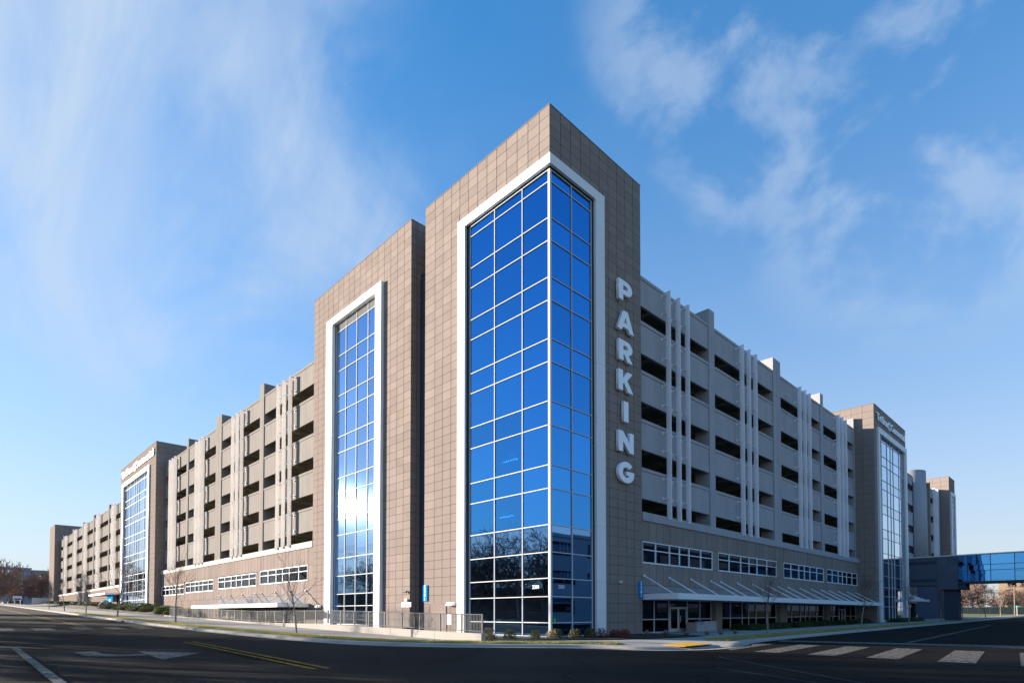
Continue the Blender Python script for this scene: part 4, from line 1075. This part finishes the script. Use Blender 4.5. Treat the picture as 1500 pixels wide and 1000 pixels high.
spL = [((-10.0, 13.0), 5.7, 'bare young street tree on the verge before the sunken entrance canopy'), ((-11.6, 34.5), 7.0, 'bare young street tree on the verge near the end of the railing'),
       ((-11.9, 58.0), 8.4, 'bare young street tree in front of the sunlit lobby tower'), ((-11.9, 80.0), 7.4, 'bare young street tree before the blue banner'),
       ((-11.9, 102.0), 7.2, 'slim bare street tree before the farther tan deck'), ((-11.9, 124.0), 6.6, 'slim bare street tree before the brown end tower')]
for i, ((x, y), h, lab) in enumerate(spL):
    put_tree('street_tree', YT[i % 2], (x, y, H(x, y) + RD + KH), i * 1.7, (h / 5.8 * 0.85, h / 5.8 * 0.85, h / 5.8), lab, 'street trees along the kerb')
spR = [((15.4, -6.7), 5.5, 'bare young street tree before the second bay of shopfront glass'), ((37.4, -6.7), 6.4, 'bare young street tree before the far end of the long canopy'),
       ((56.5, -6.7), 6.5, 'bare young street tree in front of the shaded lobby tower glass'), ((75.6, -6.7), 6.2, 'bare young street tree beside the skybridge pier'),
       ((93.0, -6.7), 6.0, 'slim bare street tree under the glazed skybridge'),
       ((118.0, -6.7), 6.0, 'slim bare sapling past the skybridge at the lawn edge'), ((140.0, -6.7), 6.5, 'slim bare sapling nearest the lit lawn')]
for i, ((x, y), h, lab) in enumerate(spR):
    put_tree('street_tree', YT[(i + 1) % 2], (x, y, H(x, y) + RD + KH), 0.8 + i * 2.1, (h / 5.8 * 0.85, h / 5.8 * 0.85, h / 5.8), lab, 'street trees along the kerb')
BT = [tree_meshes('big', (s, 13.0, 1.15, 4, (9, 6, 6, 4), 0.32, 0.25, 0.022, 0.25), 'bark', 'twig') for s in (5, 21)]
def bigs(spots, grp, name='bare_tree', ms=None):
    for i, (x, y, s, lab) in enumerate(spots):
        put_tree(name, (ms or BT)[i % 2], (x, y, H(x, y) - 0.6), i * 1.3 + 0.4, s, lab, grp)
FT = [tree_meshes('far', (s, 14.0, 1.2, 4, (10, 7, 6, 5), 0.34, 0.2, 0.045, 0.2), 'bark', 'twig_far') for s in (8, 31)]
# far end of the climbing street
bigs([(-17.5, 205, 1.25, 'tall dark bare tree on the street edge before the distant building')] , None, ms=FT)
bigs([(x, y, s, 'brown bare tree in the clump before the distant building') for x, y, s in
      ((-13.5, 285, 1.2), (-9.0, 262, 1.05), (-5.0, 290, 1.25), (-1.0, 265, 1.05), (3.5, 288, 1.2), (8.0, 268, 1.1), (12.0, 292, 1.2), (-19.0, 270, 1.2))], 'bare trees in the far clump', ms=FT)
# behind the skybridge
bigs([(x, y, s, 'bare tree behind the dark fence beyond the skybridge') for x, y, s in
      ((246, 22, 0.9), (252, 13, 1.0), (262, 5, 0.85), (240, 30, 0.95), (268, -4, 0.8), (275, 14, 1.1), (236, 15, 0.7), (285, 24, 1.1), (290, 2, 1.0))], 'bare trees beyond the skybridge', ms=FT)
MT = [tree_meshes('mirror', (s, 13.5, 1.3, 4, (10, 7, 6, 5), 0.36, 0.2, 0.028, 0.2), 'bark', 'twig') for s in (14, 27)]
# across the climbing street: seen only as reflections and long shadows
bigs([(x, y, s, 'big bare tree across the climbing street, mirrored in the tower glass') for x, y, s in
      ((-37, 27, 1.0), (-36, 34, 1.1), (-38, 41, 1.15), (-36.5, 47, 1.05), (-37.5, 53, 1.05), (-38, 68, 0.95), (-39, 88, 1.0), (-37, 110, 1.1), (-41, 16, 0.9))], 'bare trees across the street', ms=MT)

# ---- shrubs
def leafball(seed, n, rx, rz, leaf):
    R = random.Random(seed); g = MB()
    for i in range(n):
        while True:
            p = Vector((R.uniform(-1, 1), R.uniform(-1, 1), R.uniform(0, 1)))
            if 0.25 < p.length < 1.0 + 0.2 * R.random(): break
        c = Vector((p.x * rx, p.y * rx, p.z * rz))
        u = Vector((R.gauss(0, 1), R.gauss(0, 1), R.gauss(0, 1))).normalized(); w = u.orthogonal().normalized()
        s = leaf * R.uniform(0.6, 1.3); k = len(g.v)
        g.v += [tuple(c - u * s), tuple(c + w * s * 0.5), tuple(c + u * s), tuple(c - w * s * 0.5)]; g.f.append((k, k + 1, k + 2, k + 3))
    for i in range(6):
        a = i * 1.05; g.tube((0, 0, 0), (0.6 * rx * math.cos(a), 0.6 * rx * math.sin(a), rz * 0.7), 0.012, 0.006, 3, False)
    return g
def grassclump(seed, n, r, h):
    R = random.Random(seed); g = MB()
    for i in range(n):
        a = R.uniform(0, 6.28); b = R.uniform(0.05, 1) ; tip = Vector((math.cos(a) * r * b, math.sin(a) * r * b, h * R.uniform(0.6, 1.0) * (1.1 - 0.5 * b)))
        base = Vector((math.cos(a) * 0.08, math.sin(a) * 0.08, 0)); w = Vector((-math.sin(a), math.cos(a), 0)) * 0.012; k = len(g.v)
        g.v += [tuple(base - w), tuple(base + w), tuple(tip)]; g.f.append((k, k + 1, k + 2))
    return g
SB = {m: leafball(i + 2, 420, 0.38, 0.55, 0.055).mesh('foliage', m) for i, m in enumerate(('leaf_green', 'leaf_olive', 'leaf_red', 'leaf_dry'))}
TUFT = grassclump(4, 420, 0.55, 0.62).mesh('foliage', 'leaf_silver')
LOW = {m: leafball(i + 12, 900, 0.85, 0.55, 0.075).mesh('foliage', m) for i, m in enumerate(('leaf_green', 'leaf_olive'))}
def shrub(me, x, y, z, sc, lab, grp, name='shrub'):
    o = link(name, me, loc=(x, y, z), rot=(0, 0, RNG.uniform(0, 6.28)), scale=sc if isinstance(sc, tuple) else (sc, sc, sc)); tag(o, lab, 'shrub', grp); return o
cs = [(-4.2, 0.9, 'leaf_dry', 'dry brown shrub at the end of the retaining wall'), (-2.9, 0.5, 'leaf_olive', None), (-1.75, -0.35, 'leaf_olive', None), (-0.9, -0.9, 'leaf_dry', 'dry brown shrub close to the glazed corner'),
      (-0.35, -0.75, 'leaf_olive', None), (0.75, -1.3, 'leaf_olive', None), (1.45, -1.9, 'leaf_olive', None), (2.15, -2.2, 'leaf_red', None), (3.1, -2.5, 'leaf_red', None), (3.55, -2.9, 'leaf_red', None)]
for x, y, m, lab in cs:
    shrub(SB[m], x, y, -0.08, (RNG.uniform(0.75, 1.25), RNG.uniform(0.75, 1.25), RNG.uniform(0.75, 1.2)), lab or {'leaf_olive': 'small olive shrub in the mulch bed round the corner tower', 'leaf_red': 'small red leaved shrub in the mulch bed by the white frame'}[m], 'shrubs in the corner bed')
for i, (x, y) in enumerate(((5.5, -3.2), (7.4, -3.4), (9.1, -3.9), (10.6, -4.6), (12.6, -4.6), (14.6, -4.7))):
    shrub(TUFT, x, y, -0.1, (0.8 if i < 2 else 0.6), 'silvery ornamental grass tuft beside the shopfront doors', 'ornamental grass tufts', 'grass_tuft')
for k in range(22):
    x = 22.5 + k * 1.75; y = -1.5 + RNG.uniform(-0.35, 0.35)
    shrub(LOW['leaf_green'], x, y, H(x, y) + RD + KH, (1.0, 0.9, RNG.uniform(0.8, 1.15)), 'low dark green hedge shrub in front of the shopfront', 'hedge shrubs before the shopfront')
for k in range(9):
    x = 64 + k * 1.6; y = -3.6 + RNG.uniform(-0.3, 0.3)
    shrub(LOW['leaf_green'], x, y, H(x, y) + RD + KH, (1.0, 0.9, 1.0), 'low dark shrub at the foot of the shaded lobby glass', 'shrubs at the shaded lobby')
for k in range(34):
    y = 66 + k * 1.45 + RNG.uniform(-.3, .3); x = RNG.choice((-2.2, -3.4, -4.6)); zb = H(x, y) - 0.1 + 1.0 * (x + 6.1) / 4.8 * min(1, (y - 62) / 20)
    shrub(LOW['leaf_green' if k % 3 else 'leaf_olive'], x, y, zb, (1.1, 1.1, RNG.uniform(0.8, 1.4)), ('rounded green shrub on the bank below the sunlit lobby glass' if k % 3 else 'rounded olive shrub on the bank below the sunlit lobby glass'), 'shrubs on the bank')
for k in range(16):
    y = 122 + k * 5.6; x = -2.6; zb = H(x, y) + 0.6
    shrub(LOW['leaf_green' if y > 150 else 'leaf_olive'], x, y, zb, (1.4, 2.6, 1.5), ('dark clipped hedge at the foot of the farther deck' if y > 150 else 'yellowish shrub by the pale boulders'), 'planting along the farther deck')
for i, (x, y, s) in enumerate(((-2.6, 121.0, 1.0), (-3.0, 123.6, 1.25), (-2.5, 126.5, 0.9))):
    g = MB(); R = random.Random(i)
    g.tube((0, 0, -0.2), (0.1, 0, 0.9), 0.9, 0.35, 7); 
    me = g.mesh('boulder', 'rock')
    for v in me.vertices: v.co += Vector((R.gauss(0, .12), R.gauss(0, .12), R.gauss(0, .08)))
    o = link('boulder', me, loc=(x, y, H(x, y) + 0.75), rot=(0.3 * i, 0.2, i), scale=(s, s, s)); tag(o, 'pale angular boulder in the planting under the blue banner', 'boulder', 'boulders')

# ================================================================ small things
def wall_lamp(fr, s, z, lab):
    t = thing('wall_lamp', lab, 'lamp', loc=W(fr, s, 0, z))
    g = MB().fb(fr, -0.42, 0.42, 0.0, 0.34, 0.0, 0.22); k = [i for i, v in enumerate(g.v) if v[2] > 0.2 and (abs(v[0] if fr == 'L' else v[1]) > 0.3)]
    for i in k: g.v[i] = (g.v[i][0] * (0.4 if fr == 'L' else 1), g.v[i][1] * (1 if fr == 'L' else 0.4), g.v[i][2])
    g.build('housing', 'white_metal', t); MB().fb(fr, -0.36, 0.36, 0.02, 0.28, -0.035, -0.002).build('lens', 'letter', t); return t
wall_lamp('L', 9.6, 1.95, 'grey wall pack lamp beside the white frame of the corner tower')
wall_lamp('L', 30.6, 1.95, 'grey wall pack lamp on the stair tower beside the canopy')
t = thing('security_camera', 'small dark security camera on the edge of the stair tower', 'camera', loc=(0, 15.3, 3.15))
MB().tube((0, 0, 0), (-0.22, 0, -0.04), 0.03).build('arm', 'dark_metal', t); MB().tube((-0.2, 0.2, -0.06), (-0.24, -0.25, -0.1), 0.075, n=8).build('body', 'dark_metal', t)
t = thing('security_camera', 'small white dome camera on the shaded corner tower', 'camera', loc=(7.0, 0, 3.55))
MB().tube((0, 0, 0), (0, -0.16, 0), 0.06).build('arm', 'white_metal', t); MB().tube((0, -0.2, 0.06), (0, -0.2, -0.1), 0.11, 0.06, 10).build('body', 'white_metal', t)
t = thing('hose_connection', 'fire hose connection with white lamp under its red lettered plate', 'hose connection', loc=(0, 15.3, 2.3))
MB().box(-0.18, 0, -0.14, 0.14, 0.0, 0.22).build('lamp_box', 'white_metal', t); MB().tube((0, -0.15, -2.05), (-0.25, -0.15, -2.1), 0.08).tube((0, 0.15, -2.05), (-0.25, 0.15, -2.1), 0.08).build('couplings', 'dark_metal', t)
t = thing('service_door', 'flush tan service door in the panels beside the corner tower frame', 'door', loc=(0, 11.3, -0.09))
MB().fb('L', -0.95, 0.95, 0.002, 0.03, 0, 2.1).build('leaf', 'panel', t); MB().fb('L', -1.05, -0.955, 0.002, 0.05, 0, 2.2).fb('L', 0.955, 1.05, 0.002, 0.05, 0, 2.2).fb('L', -0.95, 0.95, 0.002, 0.05, 2.105, 2.2).build('frame', 'panel', t)
MB().fb('L', 0.7, 0.8, 0.03, 0.09, 0.95, 1.05).build('handle', 'dark_metal', t)
t = thing('notice_plate', 'small white notice plate on the sunlit panels behind the railing', 'sign', loc=(0, 9.9, 0.55)); MB().fb('L', -0.25, 0.25, 0.0, 0.02, 0, 0.75).build('plate', 'letter', t)
t = thing('utility_cabinet', 'pale grey utility cabinet beside the double shopfront door', 'cabinet', loc=(17.0, -0.55, -0.12))
MB().box(-1.1, 0.3, -0.45, 0.45, 0.08, 0.78).build('body', 'concrete_shaded', t); MB().box(0.33, 2.3, -0.40, 0.45, 0.08, 0.86).build('cabinet_door', 'concrete_shaded', t)
MB().box(-1.15, 2.35, -0.47, 0.47, 0.0, 0.078).build('plinth', 'sidewalk', t); MB().box(-0.6, -0.1, -0.46, -0.452, 0.62, 0.7).build('label_plate', 'blue_sign', t)
# doorway beside the skybridge pier
t = thing('doorway', 'dark glazed doorway under the small canopy by the pier', 'door', loc=(90, 0.2, 0.2))
g = MB()
for x in (-2.0, -0.9, 0.2, 1.3): g.box(x - 0.05, x + 0.05, -0.05, 0.05, 0, 2.2)
g.box(-2.05, 1.35, -0.045, 0.045, 2.2, 2.3); g.build('frame', 'mullion', t)
for x in (-1.45, -0.35, 0.75): MB().box(x - 0.48, x + 0.48, -0.006, 0.006, 0.05, 2.18).build('pane', 'glass_clear', t)
t = thing('bollard', 'short yellow bollard beside the dark doorway', 'bollard', loc=(80.5, -1.2, H(80.5, -1.2) + RD + KH))
MB().tube((0, 0, 0), (0, 0, 1.0), 0.11, n=12).tube((0, 0, 1.0), (0, 0, 1.06), 0.11, 0.05, 12).build('post', 'yellow', t)
for x in (84.0,):
    o = MB().tube((-0.6, 0, 0), (-0.1, 0, 0.9), 0.06).tube((0.6, 0, 0), (0.1, 0, 0.9), 0.06).tube((-0.3, 0, 0.5), (0.3, 0, 0.5), 0.04).build('bike_rack', 'white_metal', None)
    o.location = (x, -2.2, H(x, -2.2) + RD + KH); tag(o, 'pale metal bicycle rack near the yellow bollard', 'bike rack')
# litter on the gutter
for i, (x, y) in enumerate(((-13.9, 44.0), (-13.95, 45.6))):
    g = MB().box(-0.14, 0.16, -0.09, 0.1, 0, 0.07).box(-0.02, 0.1, -0.05, 0.12, 0.07, 0.13); o = g.build('litter', 'letter' if i else 'dark_metal', None)
    o.location = (x, y, H(x, y) + RD + 0.02); o.rotation_euler = (0, 0, i); tag(o, 'scrap of litter lying in the gutter', 'litter', 'litter in the gutter')

# ================================================================ far background
def far_building(name, label, x0, x1, y0, y1, z0, z1, m, face, storeys, step, cat='building', gm='glass_dark'):
    t = thing(name, label, cat, loc=((x0 + x1) / 2, (y0 + y1) / 2, z0)); o = t.location.copy()
    def part(nm, mm, g): ob = g.build(nm, mm, t); ob.matrix_parent_inverse = Matrix.Translation(-o); return ob
    part('wall', m, MB().box(x0, x1, y0, y1, z0, z1)); part('parapet', m, MB().box(x0 - 0.2, x1 + 0.2, y0 - 0.2, y1 + 0.2, z1 + 0.002, z1 + 0.5))
    hgt = (z1 - z0) / storeys
    for k in range(storeys):
        za, zb_ = z0 + hgt * (k + 0.4), z0 + hgt * (k + 0.8)
        if face in ('y-', 'y+'):
            x = x0 + 1.2; yy = y0 - 0.06 if face == 'y-' else y1 + 0.06
            while x + step * 0.6 < x1:
                w = part('window', 'dark_metal', MB().box(x - 0.12, x + step * 0.6 + 0.12, yy - 0.04, yy + 0.04, za - 0.12, zb_ + 0.12))
                MB().box(x, x + step * 0.6, yy - 0.06, yy + 0.055, za, zb_).build('pane', gm, w)
                x += step
        else:
            y = y0 + 1.2; xx = x0 - 0.06
            while y + step * 0.6 < y1:
                w = part('window', 'dark_metal', MB().box(xx - 0.04, xx + 0.04, y - 0.12, y + step * 0.6 + 0.12, za - 0.12, zb_ + 0.12))
                MB().box(xx - 0.06, xx + 0.055, y, y + step * 0.6, za, zb_).build('pane', gm, w)
                y += step
    return t
far_building('distant_building', 'distant blue grey flat roofed building behind the bare trees', -12.0, 1.0, 330, 352, 4, 22.2, 'far_wall', 'y-', 4, 3.4, gm='glass_sky')
far_building('distant_building', 'lower distant blue grey building meeting the brown end tower', 1.3, 34.0, 332, 352, 4, 21.4, 'far_wall', 'y-', 4, 3.8, gm='glass_sky')
t = thing('garden_wall', 'long white garden wall beyond the brown end tower', 'wall', loc=(-1, 245, 4.3))
for k in range(4): MB().box(-4.2 + 3.0 * k, -1.25 + 3.0 * k, -0.2, 0.2, -0.6, 2.6).build('wall_segment', 'hospital', t)
t = thing('street_sign', 'white and blue street sign panel in front of the far trees', 'sign', loc=(-9.4, 240, 4.0)); MB().tube((-0.8, 0, 0), (-0.8, 0, 3.0), 0.08).tube((0.8, 0, 0), (0.8, 0, 3.0), 0.08).build('post', 'white_metal', t); MB().box(-1.2, 1.2, -0.08, 0.08, 2.0, 3.4).build('panel', 'hospital', t); MB().box(-1.0, 1.0, -0.1, -0.082, 2.05, 2.6).build('blue_band', 'blue_sign', t)
# beyond the skybridge
far_building('brown_building', 'brown brick building far beyond the skybridge', 300, 330, -22, 10, 0.5, 15.5, 'brick_far', 'x-', 3, 4.2)
far_building('low_pavilion', 'low white pavilion behind the dark fence', 244, 250, 22, 44, 0.8, 5.6, 'hospital', 'x-', 1, 3.0)
t = thing('fence', 'dark green screened fence beyond the lit lawn', 'fence', loc=(228, 0, 1.0))
for k in range(13):
    y = -4 + 3.0 * k
    MB().box(-0.05, 0.05, y + 0.06, y + 2.94, 0.1, 2.5).build('screen', 'fence_green', t); MB().tube((0, y, -0.6), (0, y, 2.7), 0.06).build('post', 'dark_metal', t)
t = thing('street_name_sign', 'small green street name sign on a post by the lawn', 'sign', loc=(190, -5.2, H(190, -5.2) - 0.4)); MB().tube((0, 0, 0), (0, 0, 3.0), 0.05).build('post', 'white_metal', t); MB().box(-0.04, 0.04, -0.7, 0.7, 2.6, 2.9).build('plate', 'sign_green', t)
for i, (x, y) in enumerate(((210, -3.0), (214, -6.0), (232, -10.0))):
    t = thing('utility_pole', 'wooden utility pole near the brown building beyond the skybridge', 'pole', loc=(x, y, H(x, y) - 0.6), group='utility poles'); MB().tube((0, 0, 0), (0, 0, 9.6), 0.2, 0.14, 8).build('pole', 'wood_pole', t); MB().box(-0.07, 0.07, -1.1, 1.1, 8.8, 8.95).build('crossarm', 'wood_pole', t)
o = sheet('lawn', 'field', [[(128, y), (150, y), (180, y), (205, y), (300, y)] for y in drange(-5.4, 60, 12)], -0.115, kind='structure')
# across the level street: hospital block that the skybridge reaches, mirrored in the glass
far_building('hospital_building', 'pale hospital block across the level street, mirrored in the corner glass', 38, 112, -62, -36.6, -0.4, 13.6, 'hospital', 'y+', 3, 11.0, gm='glass_sky')
far_building('low_building', 'long low building across the climbing street behind the bare trees', -66, -46, 20, 120, 0.2, 5.6, 'brick_far', 'x-', 2, 4.4)
ul = thing('power_line', 'overhead wires on wooden poles across the climbing street', 'power line', loc=(-34.5, 0, 0))
for y in (-30, 18, 66, 114): MB().tube((0, y, H(-34, y) - 0.6), (0, y, H(-34, y) + 14.6), 0.17, 0.12, 8).box(-1.0, 1.0, y - 0.06, y + 0.06, H(-34, y) + 13.9, H(-34, y) + 14.05).build('pole', 'wood_pole', ul)
for off, zz0 in ((-0.9, 14.1), (0.0, 14.6), (0.9, 14.1), (0.0, 12.2)):
    g = MB()
    for a, b in ((-30, 18), (18, 66), (66, 114)):
        for q in range(10):
            t0, t1 = q / 10, (q + 1) / 10
            f_ = lambda t: (off, a + (b - a) * t, H(-34, a + (b - a) * t) + zz0 - 1.1 * 4 * t * (1 - t))
            g.tube(f_(t0), f_(t1), 0.025, n=3, caps=False)
    g.build('wire', 'dark_metal', ul)
